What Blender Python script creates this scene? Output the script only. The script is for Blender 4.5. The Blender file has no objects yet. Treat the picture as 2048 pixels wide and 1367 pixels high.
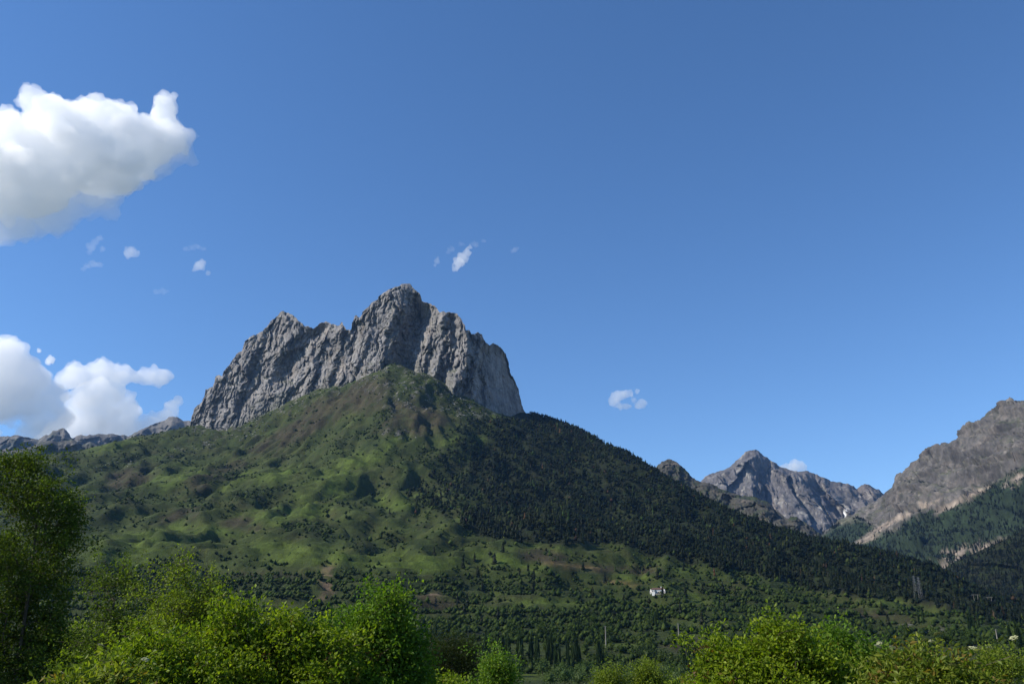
import bpy, bmesh, math, random
import numpy as np
from mathutils import Vector

# ------------------------------------------------------------------ camera, sky, sun, exposure
SC = bpy.context.scene
COL = SC.collection
W_, H_, F_ = 2048.0, 1367.0, 2048.0 * 30.0 / 36.0
PITCH = math.atan((1290.0 - H_ / 2) / F_)
cam = bpy.data.cameras.new('camera')
cam.lens = 30.0
cam.sensor_width = 36.0
cam.clip_start = 0.1
cam.clip_end = 60000.0
camo = bpy.data.objects.new('camera', cam)
COL.objects.link(camo)
camo.location = (0, 0, 0)
camo.rotation_euler = (math.pi / 2 + PITCH, 0, 0)
SC.camera = camo

SUN_EL, SUN_AZ = math.radians(38.0), math.radians(-101.0)   # azimuth from +Y (view), negative = to the left
sdir = Vector((math.sin(SUN_AZ) * math.cos(SUN_EL), math.cos(SUN_AZ) * math.cos(SUN_EL), math.sin(SUN_EL)))
sl = bpy.data.lights.new('sun', 'SUN')
sl.energy = 5.0
sl.angle = math.radians(0.5)
sl.color = (1.0, 0.93, 0.81)
slo = bpy.data.objects.new('sun', sl)
COL.objects.link(slo)
slo.rotation_euler = (-sdir).to_track_quat('-Z', 'Y').to_euler()
slo.location = (0, 0, 3000)

wd = bpy.data.worlds.new('World')
SC.world = wd
wd.use_nodes = True
nt = wd.node_tree
for n in list(nt.nodes):
    nt.nodes.remove(n)
sky = nt.nodes.new('ShaderNodeTexSky')
sky.sky_type = 'NISHITA'
sky.sun_disc = False
sky.sun_elevation = SUN_EL
sky.sun_rotation = SUN_AZ
sky.altitude = 1300.0
sky.air_density = 1.0
sky.dust_density = 0.1
sky.ozone_density = 3.5
bg = nt.nodes.new('ShaderNodeBackground')
bg.inputs[1].default_value = 0.131
wo = nt.nodes.new('ShaderNodeOutputWorld')
hs_ = nt.nodes.new('ShaderNodeHueSaturation')
hs_.inputs['Saturation'].default_value = 1.15
hs_.inputs['Hue'].default_value = 0.503
nt.links.new(sky.outputs[0], hs_.inputs['Color'])
nt.links.new(hs_.outputs[0], bg.inputs[0])
nt.links.new(bg.outputs[0], wo.inputs[0])

SC.view_settings.view_transform = 'Standard'
SC.view_settings.look = 'None'
SC.view_settings.gamma = 1.0
SC.view_settings.use_curve_mapping = False
SC.view_settings.exposure = 0.4
cy = SC.cycles
cy.max_bounces = 40
cy.diffuse_bounces = 3
cy.glossy_bounces = 2
cy.transmission_bounces = 4
cy.transparent_max_bounces = 8
cy.volume_bounces = 40
cy.use_denoising = True
cy.sample_clamp_indirect = 4.0

# ------------------------------------------------------------------ pixel <-> place
FW = np.array([0, math.cos(PITCH), math.sin(PITCH)])
UP = np.array([0, -math.sin(PITCH), math.cos(PITCH)])
def at(px, py, D):
    """direction of a photo pixel taken out to the horizontal distance D (metres)"""
    px, py, D = np.broadcast_arrays(np.asarray(px, float), np.asarray(py, float), np.asarray(D, float))
    u = (px - W_ / 2) / F_
    v = (H_ / 2 - py) / F_
    d = np.stack([u, FW[1] + v * UP[1], FW[2] + v * UP[2]], -1)
    return d * (D / np.hypot(d[..., 0], d[..., 1]))[..., None]
def topix(P):
    P = np.asarray(P, float)
    z = np.maximum(P[..., 1] * FW[1] + P[..., 2] * FW[2], 1e-3)
    v = (P[..., 1] * UP[1] + P[..., 2] * UP[2]) / z
    return W_ / 2 + F_ * P[..., 0] / z, H_ / 2 - F_ * v

# ------------------------------------------------------------------ noise
_rs = np.random.RandomState(7)
_perm = np.concatenate([_rs.permutation(256)] * 3)
_hr = _rs.uniform(size=(256, 5))
_grad = _rs.normal(size=(256, 3))
_grad /= np.linalg.norm(_grad, axis=1)[:, None]
def perlin(p):
    p = np.asarray(p, np.float32)
    i = np.floor(p).astype(np.int32)
    f = p - i
    i &= 255
    w = f * f * f * (f * (f * 6 - 15) + 10)
    r = 0
    for dx in (0, 1):
        for dy in (0, 1):
            for dz in (0, 1):
                h = _perm[_perm[_perm[i[..., 0] + dx] + i[..., 1] + dy] + i[..., 2] + dz]
                g = _grad[h]
                dot = g[..., 0] * (f[..., 0] - dx) + g[..., 1] * (f[..., 1] - dy) + g[..., 2] * (f[..., 2] - dz)
                ww = (w[..., 0] if dx else 1 - w[..., 0]) * (w[..., 1] if dy else 1 - w[..., 1]) * (w[..., 2] if dz else 1 - w[..., 2])
                r = r + dot * ww
    return r * 1.6
def fbm(p, oct=4, gain=0.5, lac=2.03, ridged=False):
    p = np.asarray(p, np.float32)
    r, a, s = 0, 1.0, 0
    for k in range(oct):
        n = perlin(p)
        if ridged:
            n = 1 - 2 * np.abs(n)
        r = r + a * n
        s += a
        a *= gain
        p = p * lac + 17.3
    return r / s
def facets(x, y, seed, tilt=0.5, off=0.15):
    """broken slabs: each jittered cell leans its own way; returned in cell units"""
    ix, iy = np.floor(x).astype(int), np.floor(y).astype(int)
    best = np.full(x.shape, 9.0)
    val = np.zeros(x.shape)
    for a in (-1, 0, 1):
        for b in (-1, 0, 1):
            h = _perm[_perm[(ix + a + seed) & 255] + ((iy + b) & 255)]
            fx = ix + a + 0.5 + 0.9 * (_hr[h, 0] - 0.5)
            fy = iy + b + 0.5 + 0.9 * (_hr[h, 1] - 0.5)
            dx, dy = x - fx, y - fy
            d = dx * dx + dy * dy
            v = tilt * ((_hr[h, 2] - 0.5) * 2 * dx + (_hr[h, 3] - 0.5) * dy) + off * (_hr[h, 4] - 0.5) * 2
            m = d < best
            best = np.where(m, d, best)
            val = np.where(m, v, val)
    return val
def sstep(a, b, x):
    t = np.clip((x - a) / (b - a), 0, 1)
    return t * t * (3 - 2 * t)
def mixc(c, d, t):
    return c + (np.asarray(d) - c) * t[..., None]

# ------------------------------------------------------------------ mesh helpers
def mesh_np(name, V, F, mat=None, col=None, smooth=False):
    me = bpy.data.meshes.new(name)
    V = np.ascontiguousarray(V, np.float32).reshape(-1, 3)
    F = np.ascontiguousarray(F, np.int32)
    k = F.shape[1]
    me.vertices.add(len(V))
    me.vertices.foreach_set('co', V.ravel())
    me.loops.add(F.size)
    me.loops.foreach_set('vertex_index', F.ravel())
    me.polygons.add(len(F))
    me.polygons.foreach_set('loop_start', np.arange(0, F.size, k, dtype=np.int32))
    me.polygons.foreach_set('loop_total', np.full(len(F), k, np.int32))
    me.polygons.foreach_set('use_smooth', np.full(len(F), bool(smooth)))
    me.update(calc_edges=True)
    if col is not None:
        a = me.color_attributes.new('col', 'FLOAT_COLOR', 'POINT')
        c = np.ones((len(V), 4), np.float32)
        c[:, :3] = col
        a.data.foreach_set('color', c.ravel())
    if mat:
        me.materials.append(mat)
    return me
def obj(name, me, parent=None, loc=(0, 0, 0)):
    o = bpy.data.objects.new(name, me)
    COL.objects.link(o)
    o.location = loc
    if parent is not None:
        o.parent = parent
    return o
def tag(o, label=None, cat=None, group=None, kind=None):
    if label: o['label'] = label
    if cat: o['category'] = cat
    if group: o['group'] = group
    if kind: o['kind'] = kind
    return o
def thing(name, label, cat, loc, group=None):
    o = bpy.data.objects.new(name, None)
    COL.objects.link(o)
    o.location = loc
    o.empty_display_size = 0.2
    return tag(o, label, cat, group)
def grid_faces(nu, nv):
    i = np.arange(nu * nv).reshape(nu, nv)
    return np.stack([i[:-1, :-1], i[1:, :-1], i[1:, 1:], i[:-1, 1:]], -1).reshape(-1, 4)

# ------------------------------------------------------------------ materials
def newmat(name):
    m = bpy.data.materials.new(name)
    m.use_nodes = True
    t = m.node_tree
    for n in list(t.nodes):
        t.nodes.remove(n)
    out = t.nodes.new('ShaderNodeOutputMaterial')
    return m, t, out
def nd(t, typ, **kw):
    n = t.nodes.new(typ)
    for k, v in kw.items():
        if isinstance(k, str) and hasattr(n, k):
            setattr(n, k, v)
    return n
def noise_node(t, scale, detail=5, rough=0.6, vec=None):
    n = nd(t, 'ShaderNodeTexNoise')
    n.inputs['Scale'].default_value = scale
    n.inputs['Detail'].default_value = detail
    n.inputs['Roughness'].default_value = rough
    if vec is not None:
        t.links.new(vec, n.inputs['Vector'])
    return n
def surf_mat(name, scales, bump, bscale, lo=0.6, hi=1.4, base=None, rough=0.9, spec=0.15, stretch=None, scrub=None):
    """colour attribute 'col' (or a base colour) times two octave bands of noise, plus relief"""
    m, t, out = newmat(name)
    b = nd(t, 'ShaderNodeBsdfPrincipled')
    b.inputs['Roughness'].default_value = rough
    b.inputs['Specular IOR Level'].default_value = spec
    geo = nd(t, 'ShaderNodeNewGeometry')
    vec = geo.outputs['Position']
    if stretch:
        mp = nd(t, 'ShaderNodeMapping')
        mp.inputs['Scale'].default_value = stretch
        t.links.new(vec, mp.inputs[0])
        vec = mp.outputs[0]
    if base is None:
        a = nd(t, 'ShaderNodeAttribute', attribute_name='col')
        c = a.outputs['Color']
    else:
        a = nd(t, 'ShaderNodeRGB')
        a.outputs[0].default_value = (*base, 1)
        c = a.outputs[0]
    for s in scales:
        n = noise_node(t, s, 6, 0.65, vec)
        r = nd(t, 'ShaderNodeMapRange')
        r.inputs['From Min'].default_value = 0.3
        r.inputs['From Max'].default_value = 0.7
        r.inputs['To Min'].default_value = lo
        r.inputs['To Max'].default_value = hi
        t.links.new(n.outputs['Fac'], r.inputs['Value'])
        mx = nd(t, 'ShaderNodeVectorMath', operation='SCALE')
        t.links.new(c, mx.inputs[0])
        t.links.new(r.outputs[0], mx.inputs['Scale'])
        c = mx.outputs[0]
    if scrub:                                        # low plants too small to stand as bodies of their own
        for sc_, col_, lo_, hi_, amt in scrub:
            n = noise_node(t, sc_, 9, 0.68, vec)
            r = nd(t, 'ShaderNodeMapRange')
            r.interpolation_type = 'SMOOTHSTEP'
            r.inputs['From Min'].default_value = lo_
            r.inputs['From Max'].default_value = hi_
            r.inputs['To Max'].default_value = amt
            t.links.new(n.outputs['Fac'], r.inputs['Value'])
            mx = nd(t, 'ShaderNodeMix', data_type='RGBA')
            t.links.new(r.outputs[0], mx.inputs[0])
            t.links.new(c, mx.inputs[6])
            mx.inputs[7].default_value = (*col_, 1)
            c = mx.outputs[2]
    t.links.new(c, b.inputs['Base Color'])
    if bump:
        n = noise_node(t, bscale, 9, 0.72, vec)
        bp = nd(t, 'ShaderNodeBump')
        bp.inputs['Strength'].default_value = 1.0
        bp.inputs['Distance'].default_value = bump
        t.links.new(n.outputs['Fac'], bp.inputs['Height'])
        t.links.new(bp.outputs[0], b.inputs['Normal'])
    t.links.new(b.outputs[0], out.inputs[0])
    return m
def leaf_mat(name, trans=0.45, gloss=0.35, tint=(1.25, 1.35, 0.45)):
    m, t, out = newmat(name)
    a = nd(t, 'ShaderNodeAttribute', attribute_name='col')
    geo = nd(t, 'ShaderNodeNewGeometry')
    n = noise_node(t, 9.0, 2, 0.5, geo.outputs['Position'])
    r = nd(t, 'ShaderNodeMapRange')
    r.inputs['From Min'].default_value = 0.3
    r.inputs['From Max'].default_value = 0.7
    r.inputs['To Min'].default_value = 0.8
    r.inputs['To Max'].default_value = 1.2
    t.links.new(n.outputs['Fac'], r.inputs['Value'])
    s = nd(t, 'ShaderNodeVectorMath', operation='SCALE')
    t.links.new(a.outputs['Color'], s.inputs[0])
    t.links.new(r.outputs[0], s.inputs['Scale'])
    b = nd(t, 'ShaderNodeBsdfPrincipled')
    b.inputs['Roughness'].default_value = 0.5
    b.inputs['Specular IOR Level'].default_value = gloss
    t.links.new(s.outputs[0], b.inputs['Base Color'])
    tr = nd(t, 'ShaderNodeBsdfTranslucent')
    k = nd(t, 'ShaderNodeVectorMath', operation='MULTIPLY')
    k.inputs[1].default_value = tint
    t.links.new(s.outputs[0], k.inputs[0])
    t.links.new(k.outputs[0], tr.inputs['Color'])
    mx = nd(t, 'ShaderNodeMixShader')
    mx.inputs[0].default_value = trans
    t.links.new(b.outputs[0], mx.inputs[1])
    t.links.new(tr.outputs[0], mx.inputs[2])
    t.links.new(mx.outputs[0], out.inputs[0])
    return m
M_TERRAIN = surf_mat('terrain_cover', (0.02, 0.14), 4.0, 0.09, 0.6, 1.4, scrub=((0.035, (.020, .032, .007), 0.5, 0.62, .62), (0.011, (.045, .040, .020), 0.52, 0.66, .28)))
M_ROCK = surf_mat('limestone', (0.03, 0.16), 4.5, 0.09, 0.66, 1.34, stretch=(1, 1, 0.45))
M_FARROCK = surf_mat('far_rock', (0.007, 0.035), 16.0, 0.022, 0.62, 1.4, stretch=(1, 1, 0.6))
M_FOREST = leaf_mat('hillside_foliage', 0.25, 0.06, (1.1, 1.2, 0.6))
M_LEAF = leaf_mat('leaf', 0.46, 0.16)
M_BARK = surf_mat('bark', (6.0, 25.0), 0.02, 12.0, 0.6, 1.4, base=(0.085, 0.07, 0.05), stretch=(1, 1, 0.3))

# ------------------------------------------------------------------ main hill: a height field through points read off the photograph
CP = []
def cp(D, *pts):
    for p in pts:
        CP.append(at(p[0], p[1], p[2] if len(p) > 2 else D))
SKYL = [(-420, 975, 2900), (-200, 945, 2850), (-60, 925, 2800), (80, 914, 2780), (143, 908, 2760), (201, 895, 2780), (256, 879, 2840), (328, 866, 2930), (383, 853, 3010)]
BASE = [(383, 853, 3010), (447, 868, 2890), (502, 842, 2850), (560, 819, 2790), (602, 797, 2740), (652, 777, 2690), (689, 773, 2640), (735, 756, 2580), (783, 727, 2540), (825, 745, 2540), (875, 758, 2480), (906, 790, 2430), (948, 804, 2420), (975, 822, 2470), (1006, 839, 2590), (1060, 846, 2790)]
RIDGE = [(1110, 862, 2730), (1160, 884, 2630), (1220, 896, 2460), (1270, 922, 2410), (1320, 953, 2340), (1380, 987, 2260), (1450, 1027, 2180), (1550, 1068, 2080), (1640, 1096, 2000), (1720, 1113, 1950), (1800, 1136, 1900), (1900, 1171, 1830), (1950, 1196, 1800), (2048, 1246, 1720), (2250, 1300, 1600)]
cp(0, *SKYL, *BASE[1:], *RIDGE)
cp(0, (60, 960, 2480), (200, 950, 2500), (330, 915, 2650), (430, 900, 2680), (520, 880, 2600), (600, 850, 2540), (700, 800, 2480), (760, 770, 2440), (650, 900, 2250), (740, 830, 2290), (800, 800, 2340), (840, 850, 2170), (900, 830, 2300), (960, 860, 2290), (900, 880, 2140), (1000, 900, 2200), (1080, 900, 2290), (1160, 960, 2180), (1260, 1000, 2080))
cp(0, (-200, 1020, 2100), (0, 1010, 2080), (150, 1010, 2060), (300, 1000, 2060), (450, 990, 1980), (600, 985, 1900), (750, 970, 1880), (900, 990, 1850), (1050, 1010, 1900), (1200, 1040, 1860), (1350, 1060, 1880), (1480, 1090, 1840), (1600, 1120, 1800))
cp(0, (-250, 1110, 1600), (0, 1105, 1580), (150, 1105, 1560), (300, 1095, 1560), (450, 1085, 1530), (600, 1085, 1500), (750, 1080, 1500), (900, 1085, 1480), (1050, 1095, 1480), (1200, 1100, 1490), (1350, 1125, 1510), (1500, 1150, 1540), (1700, 1170, 1560), (1850, 1200, 1560))
cp(0, (-250, 1200, 1180), (0, 1195, 1180), (150, 1195, 1180), (300, 1190, 1170), (450, 1180, 1170), (600, 1175, 1170), (750, 1175, 1170), (900, 1180, 1150), (1050, 1185, 1160), (1200, 1185, 1200), (1315, 1189, 1240), (1450, 1205, 1250), (1600, 1215, 1280), (1750, 1230, 1320), (1950, 1245, 1380), (2150, 1270, 1400))
cp(0, *[(x, 1262, 940) for x in range(-300, 1500, 200)], (1500, 1268, 980), (1700, 1275, 1020), (1900, 1285, 1050), (2100, 1295, 1080))
cp(0, *[(x, 1305, 790) for x in range(-300, 2400, 225)])
for x in np.linspace(-520, 520, 6):
    for y, z in ((620, -20), (460, -21), (300, -19)):
        CP.append(np.array([x, y, z]))
for x in np.linspace(-300, 300, 5):
    CP.append(np.array([x, 160, -13.5])); CP.append(np.array([x, 60, -8.0])); CP.append(np.array([x, 22, -5.4])); CP.append(np.array([x, 0, -1.75])); CP.append(np.array([x, -120, -1.0]))
for L, k, dz in ((SKYL, 1.16, -260), (RIDGE, 1.16, -230)):
    for p in L[::2]:
        q = at(*p); CP.append(np.array([q[0] * k, q[1] * k, q[2] + dz]))
for p in BASE[1:-1:2]:
    q = at(*p); CP.append(np.array([q[0] * 1.1, q[1] * 1.1, q[2] + 40]))
    CP.append(np.array([q[0] * 1.3, q[1] * 1.3, q[2] - 250]))
CP = np.array(CP)
CX, CYY, CZ = CP[:, 0] / 1000, CP[:, 1] / 1000, CP[:, 2]
def tps_k(r2):
    return np.where(r2 > 1e-12, r2 * np.log(np.maximum(r2, 1e-12)), 0)
n = len(CP)
A = np.zeros((n + 3, n + 3))
A[:n, :n] = tps_k((CX[:, None] - CX) ** 2 + (CYY[:, None] - CYY) ** 2) + np.eye(n) * 0.0015
A[:n, n] = A[n, :n] = 1
A[:n, n + 1] = A[n + 1, :n] = CX
A[:n, n + 2] = A[n + 2, :n] = CYY
SOL = np.linalg.solve(A, np.concatenate([CZ, np.zeros(3)]))
def smooth_h(x, y):
    x, y = x / 1000, y / 1000
    r = SOL[n] + SOL[n + 1] * x + SOL[n + 2] * y
    for k in range(n):
        r = r + SOL[k] * tps_k((x - CX[k]) ** 2 + (y - CYY[k]) ** 2)
    return r
GS = 6.9
gx = np.arange(-2250, 2150, GS)
gy = np.arange(-120, 3350, GS)
lx, ly = np.meshgrid(gx[::6], gy[::6], indexing='ij')
ZL = smooth_h(lx, ly)
GX, GY = np.meshgrid(gx, gy, indexing='ij')
def bil(Z, x0, y0, s, x, y):
    fx = np.clip((x - x0) / s, 0, Z.shape[0] - 1.001); fy = np.clip((y - y0) / s, 0, Z.shape[1] - 1.001)
    i, j = fx.astype(int), fy.astype(int)
    fx, fy = fx - i, fy - j
    return (Z[i, j] * (1 - fx) + Z[i + 1, j] * fx) * (1 - fy) + (Z[i, j + 1] * (1 - fx) + Z[i + 1, j + 1] * fx) * fy
Z0 = bil(ZL, gx[0], gy[0], GS * 6, GX, GY)
def hz(x, y):
    return bil(ZG, gx[0], gy[0], GS, np.asarray(x, float), np.asarray(y, float))

# land cover -----------------------------------------------------------------
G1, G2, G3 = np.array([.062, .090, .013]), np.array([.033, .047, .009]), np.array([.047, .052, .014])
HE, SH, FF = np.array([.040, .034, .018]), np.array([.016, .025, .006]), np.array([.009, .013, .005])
RK, SO, TN = np.array([.30, .285, .265]), np.array([.17, .115, .075]), np.array([.26, .20, .14])
def inpoly(px, py, poly):
    r = np.zeros(px.shape, bool)
    m = len(poly)
    for k in range(m):
        x0, y0 = poly[k]; x1, y1 = poly[(k + 1) % m]
        c = ((y0 > py) != (y1 > py)) & (px < (x1 - x0) * (py - y0) / ((y1 - y0) + 1e-9) + x0)
        r ^= c
    return r
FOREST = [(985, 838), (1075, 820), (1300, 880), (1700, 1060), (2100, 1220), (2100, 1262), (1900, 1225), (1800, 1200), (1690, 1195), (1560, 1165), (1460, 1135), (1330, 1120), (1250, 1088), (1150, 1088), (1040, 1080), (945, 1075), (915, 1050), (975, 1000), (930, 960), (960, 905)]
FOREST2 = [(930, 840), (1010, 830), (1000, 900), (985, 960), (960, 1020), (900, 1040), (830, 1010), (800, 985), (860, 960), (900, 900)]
def ell(px, py, L):
    r = np.zeros(px.shape)
    for cx, cy_, rx, ry, a in L:
        c, s = math.cos(math.radians(a)), math.sin(math.radians(a))
        dx, dy = px - cx, py - cy_
        u, v = (dx * c + dy * s) / rx, (-dx * s + dy * c) / ry
        r = np.maximum(r, 1 - sstep(0.55, 1.3, np.hypot(u, v)))
    return r
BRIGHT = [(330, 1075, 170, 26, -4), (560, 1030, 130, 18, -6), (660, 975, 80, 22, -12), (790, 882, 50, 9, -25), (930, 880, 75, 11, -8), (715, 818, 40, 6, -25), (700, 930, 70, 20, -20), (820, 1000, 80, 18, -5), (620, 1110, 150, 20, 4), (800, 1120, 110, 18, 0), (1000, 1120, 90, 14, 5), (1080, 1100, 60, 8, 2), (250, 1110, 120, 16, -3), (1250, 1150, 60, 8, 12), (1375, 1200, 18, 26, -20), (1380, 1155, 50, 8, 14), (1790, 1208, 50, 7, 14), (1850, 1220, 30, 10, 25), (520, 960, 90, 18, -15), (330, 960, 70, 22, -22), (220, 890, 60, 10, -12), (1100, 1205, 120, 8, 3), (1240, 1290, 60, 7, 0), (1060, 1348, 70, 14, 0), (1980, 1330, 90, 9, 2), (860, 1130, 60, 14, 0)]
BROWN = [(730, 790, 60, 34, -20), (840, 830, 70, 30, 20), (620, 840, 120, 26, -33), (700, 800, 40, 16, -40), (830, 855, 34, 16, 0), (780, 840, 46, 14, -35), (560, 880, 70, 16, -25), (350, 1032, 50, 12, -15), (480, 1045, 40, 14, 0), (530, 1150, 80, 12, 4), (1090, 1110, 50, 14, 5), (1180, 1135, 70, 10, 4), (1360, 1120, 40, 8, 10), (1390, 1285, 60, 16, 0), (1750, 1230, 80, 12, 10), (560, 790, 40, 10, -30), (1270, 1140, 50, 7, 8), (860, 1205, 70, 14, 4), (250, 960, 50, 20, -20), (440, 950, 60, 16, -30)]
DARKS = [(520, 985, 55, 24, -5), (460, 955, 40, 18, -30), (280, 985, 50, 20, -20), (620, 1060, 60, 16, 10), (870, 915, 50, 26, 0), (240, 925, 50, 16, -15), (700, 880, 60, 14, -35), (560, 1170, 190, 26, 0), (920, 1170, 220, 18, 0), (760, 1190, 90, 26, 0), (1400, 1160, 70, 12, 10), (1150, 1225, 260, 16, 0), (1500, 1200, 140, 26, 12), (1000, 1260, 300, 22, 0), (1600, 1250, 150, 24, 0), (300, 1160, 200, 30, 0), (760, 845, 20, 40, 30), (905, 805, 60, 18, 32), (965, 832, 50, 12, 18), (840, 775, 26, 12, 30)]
STONY = [(410, 888, 70, 9, -17), (240, 932, 55, 9, -10), (770, 790, 22, 44, -40), (830, 790, 60, 30, 30), (890, 800, 50, 20, 35), (930, 820, 40, 16, 20), (490, 865, 40, 14, -25), (600, 812, 40, 8, -25), (425, 862, 30, 16, 30), (800, 862, 40, 12, 10), (1840, 1255, 70, 10, 10), (1480, 1225, 20, 8, 20), (1950, 1295, 30, 8, 20)]
SCAR = [(655, 1148, 13, 20, 10), (645, 1182, 20, 22, 20), (1965, 1300, 16, 7, 25), (850, 1192, 40, 4, 4), (870, 1188, 20, 5, 4)]
YELL = [(140, 1258, 50, 6, 0), (1240, 1165, 45, 4, 6), (1150, 1130, 60, 4, 4)]
def relief(x, y):
    q = np.stack([x, y, 0 * x], -1)
    wx = fbm(q / 260 + 3, 2) * 70
    wy = fbm(q / 260 + 31, 2) * 70
    q2 = np.stack([x + wx, y + wy, 0 * x], -1)
    r = fbm(q2 / np.array([210, 330, 1]), 3, 0.5) * 26
    r = r + fbm(q2 / np.array([120, 260, 1]) + 9, 4, 0.55, ridged=True) * 30
    r = r + fbm(q2 / np.array([55, 90, 1]) + 19, 3, 0.55, ridged=True) * 9
    r = r + fbm(q / 34 + 50, 3, 0.6) * 4.5
    ap = at(783, 727, 2560)                              # ribs and gullies running down from the foot of the wall
    rr_ = np.hypot(x - ap[0], y - ap[1]) + wx * .6
    th = np.arctan2(x - ap[0], ap[1] - y) + fbm(q / 180 + 61, 3) * .16
    rib = fbm(np.stack([th * 7.5, rr_ / 620, 0 * th], -1) + 5.5, 3, .55, ridged=True)
    r = r + rib * 20 * sstep(60, 420, rr_) * (1 - sstep(1050, 1600, rr_))
    return r
def amp(x, y):
    d = np.hypot(x, y)
    a = sstep(700, 1500, d) * 0.85 + sstep(620, 800, d) * 0.15
    px, py = topix(np.stack([x, y, Z0], -1))
    L = sorted(SKYL + BASE + RIDGE)
    gap = py - np.interp(px, [p[0] for p in L], [p[1] for p in L])
    rug = ell(px, py, BROWN)
    return a * (0.22 + 0.78 * sstep(0, np.where(px > 1060, 45, 24), np.abs(gap))), rug * a
AMP, RUG = amp(GX, GY)
ZG = Z0 + relief(GX, GY) * AMP + fbm(np.stack([GX, GY, 0 * GX], -1) / np.array([38, 60, 1]) + 71, 4, .6, ridged=True) * 14 * RUG
# terraces on the lower slope
tt = sstep(5, 25, ZG) * (1 - sstep(110, 190, ZG))
tz = ZG / 11.0 + fbm(np.stack([GX, GY, 0 * GX], -1) / 300, 2) * 0.8
fr = tz - np.floor(tz)
ZG = ZG + tt * 11.0 * 0.75 * (sstep(0.25, 0.75, fr) - fr)
ZG = np.maximum(ZG, -48.0)
def cover(P):
    """masks of the land cover at places P"""
    px, py = topix(P)
    q = P * np.array([1, 1, 0])
    w1 = fbm(q / 90 + 5, 4) ; w2 = fbm(q / 90 + 77, 4)
    wx, wy = px + w1 * 42, py + w2 * 20
    fo = inpoly(px + w1 * 48, py + w2 * 16, FOREST).astype(float)
    f2 = inpoly(px + w1 * 40, py + w2 * 24, FOREST2).astype(float)
    m = dict(px=px, py=py, forest=fo, forest2=f2, bright=ell(wx, wy, BRIGHT), brown=ell(wx, wy, BROWN), dark=ell(wx, wy, DARKS), stony=ell(wx, wy, STONY), scar=ell(px + w1 * 10, py + w2 * 8, SCAR), yell=ell(px + w1 * 8, py + w2 * 2, YELL))
    foot = py + w2 * 12 - np.interp(px, [p[0] for p in BASE], [p[1] for p in BASE])
    m['stony'] = np.maximum(m['stony'], 0.85 * (1 - sstep(3, 22, foot)) * (px > 383) * (px < 1000))
    m['w'] = fbm(q / 60 + 200, 4, 0.6)
    m['w3'] = fbm(q / 22 + 300, 3, 0.6)
    return m
def cover_colour(P, nz):
    m = cover(P)
    c = np.broadcast_to(G2, P.shape).copy()
    w, w3 = m['w'], m['w3']
    c = mixc(c, G3, sstep(-0.1, 0.5, w) * 0.7)
    c = mixc(c, SH * 1.6, sstep(0.0, 0.45, -w) * 0.75)
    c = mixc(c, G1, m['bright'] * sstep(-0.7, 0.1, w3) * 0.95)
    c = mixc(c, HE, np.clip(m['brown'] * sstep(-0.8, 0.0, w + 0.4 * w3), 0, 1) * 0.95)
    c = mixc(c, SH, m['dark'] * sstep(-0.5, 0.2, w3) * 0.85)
    c = mixc(c, RK * 0.6, m['stony'] * sstep(0.12, 0.42, w3 + 0.3 * w) * 0.85)
    c = mixc(c, HE * 0.9, sstep(0.25, 0.45, 1 - nz) * sstep(-0.2, 0.3, w3) * 0.5)
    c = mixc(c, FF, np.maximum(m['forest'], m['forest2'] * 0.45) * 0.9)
    c = mixc(c, SO * 1.1, m['scar'] * sstep(-0.25, 0.25, w3))
    c = mixc(c, TN * np.array([.62, .56, .34]), m['yell'] * 0.6)
    return c
keep = (np.abs(GX) < 0.66 * GY + 330) & (np.hypot(GX, GY) < 3330)
PG = np.stack([GX, GY, ZG], -1)
dzx, dzy = np.gradient(ZG, GS)
NZ = 1 / np.sqrt(1 + dzx ** 2 + dzy ** 2)
idx = -np.ones(GX.shape, int)
idx[keep] = np.arange(keep.sum())
Fq = grid_faces(*GX.shape)
Fq = idx.ravel()[Fq]
Fq = Fq[(Fq >= 0).all(1)]
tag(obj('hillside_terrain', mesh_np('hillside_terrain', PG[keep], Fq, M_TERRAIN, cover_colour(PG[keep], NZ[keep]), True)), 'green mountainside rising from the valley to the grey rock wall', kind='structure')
# the wide ground sheet under everything
pl = np.array([[-7900, -1900, -60], [7900, -1900, -60], [7900, 10900, -60], [-7900, 10900, -60]], float)
tag(obj('ground', mesh_np('ground', pl, np.array([[0, 1, 2, 3]]), M_TERRAIN, np.broadcast_to(G2, (4, 3)))), 'low green valley ground reaching out under the mountains', kind='structure')

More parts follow.
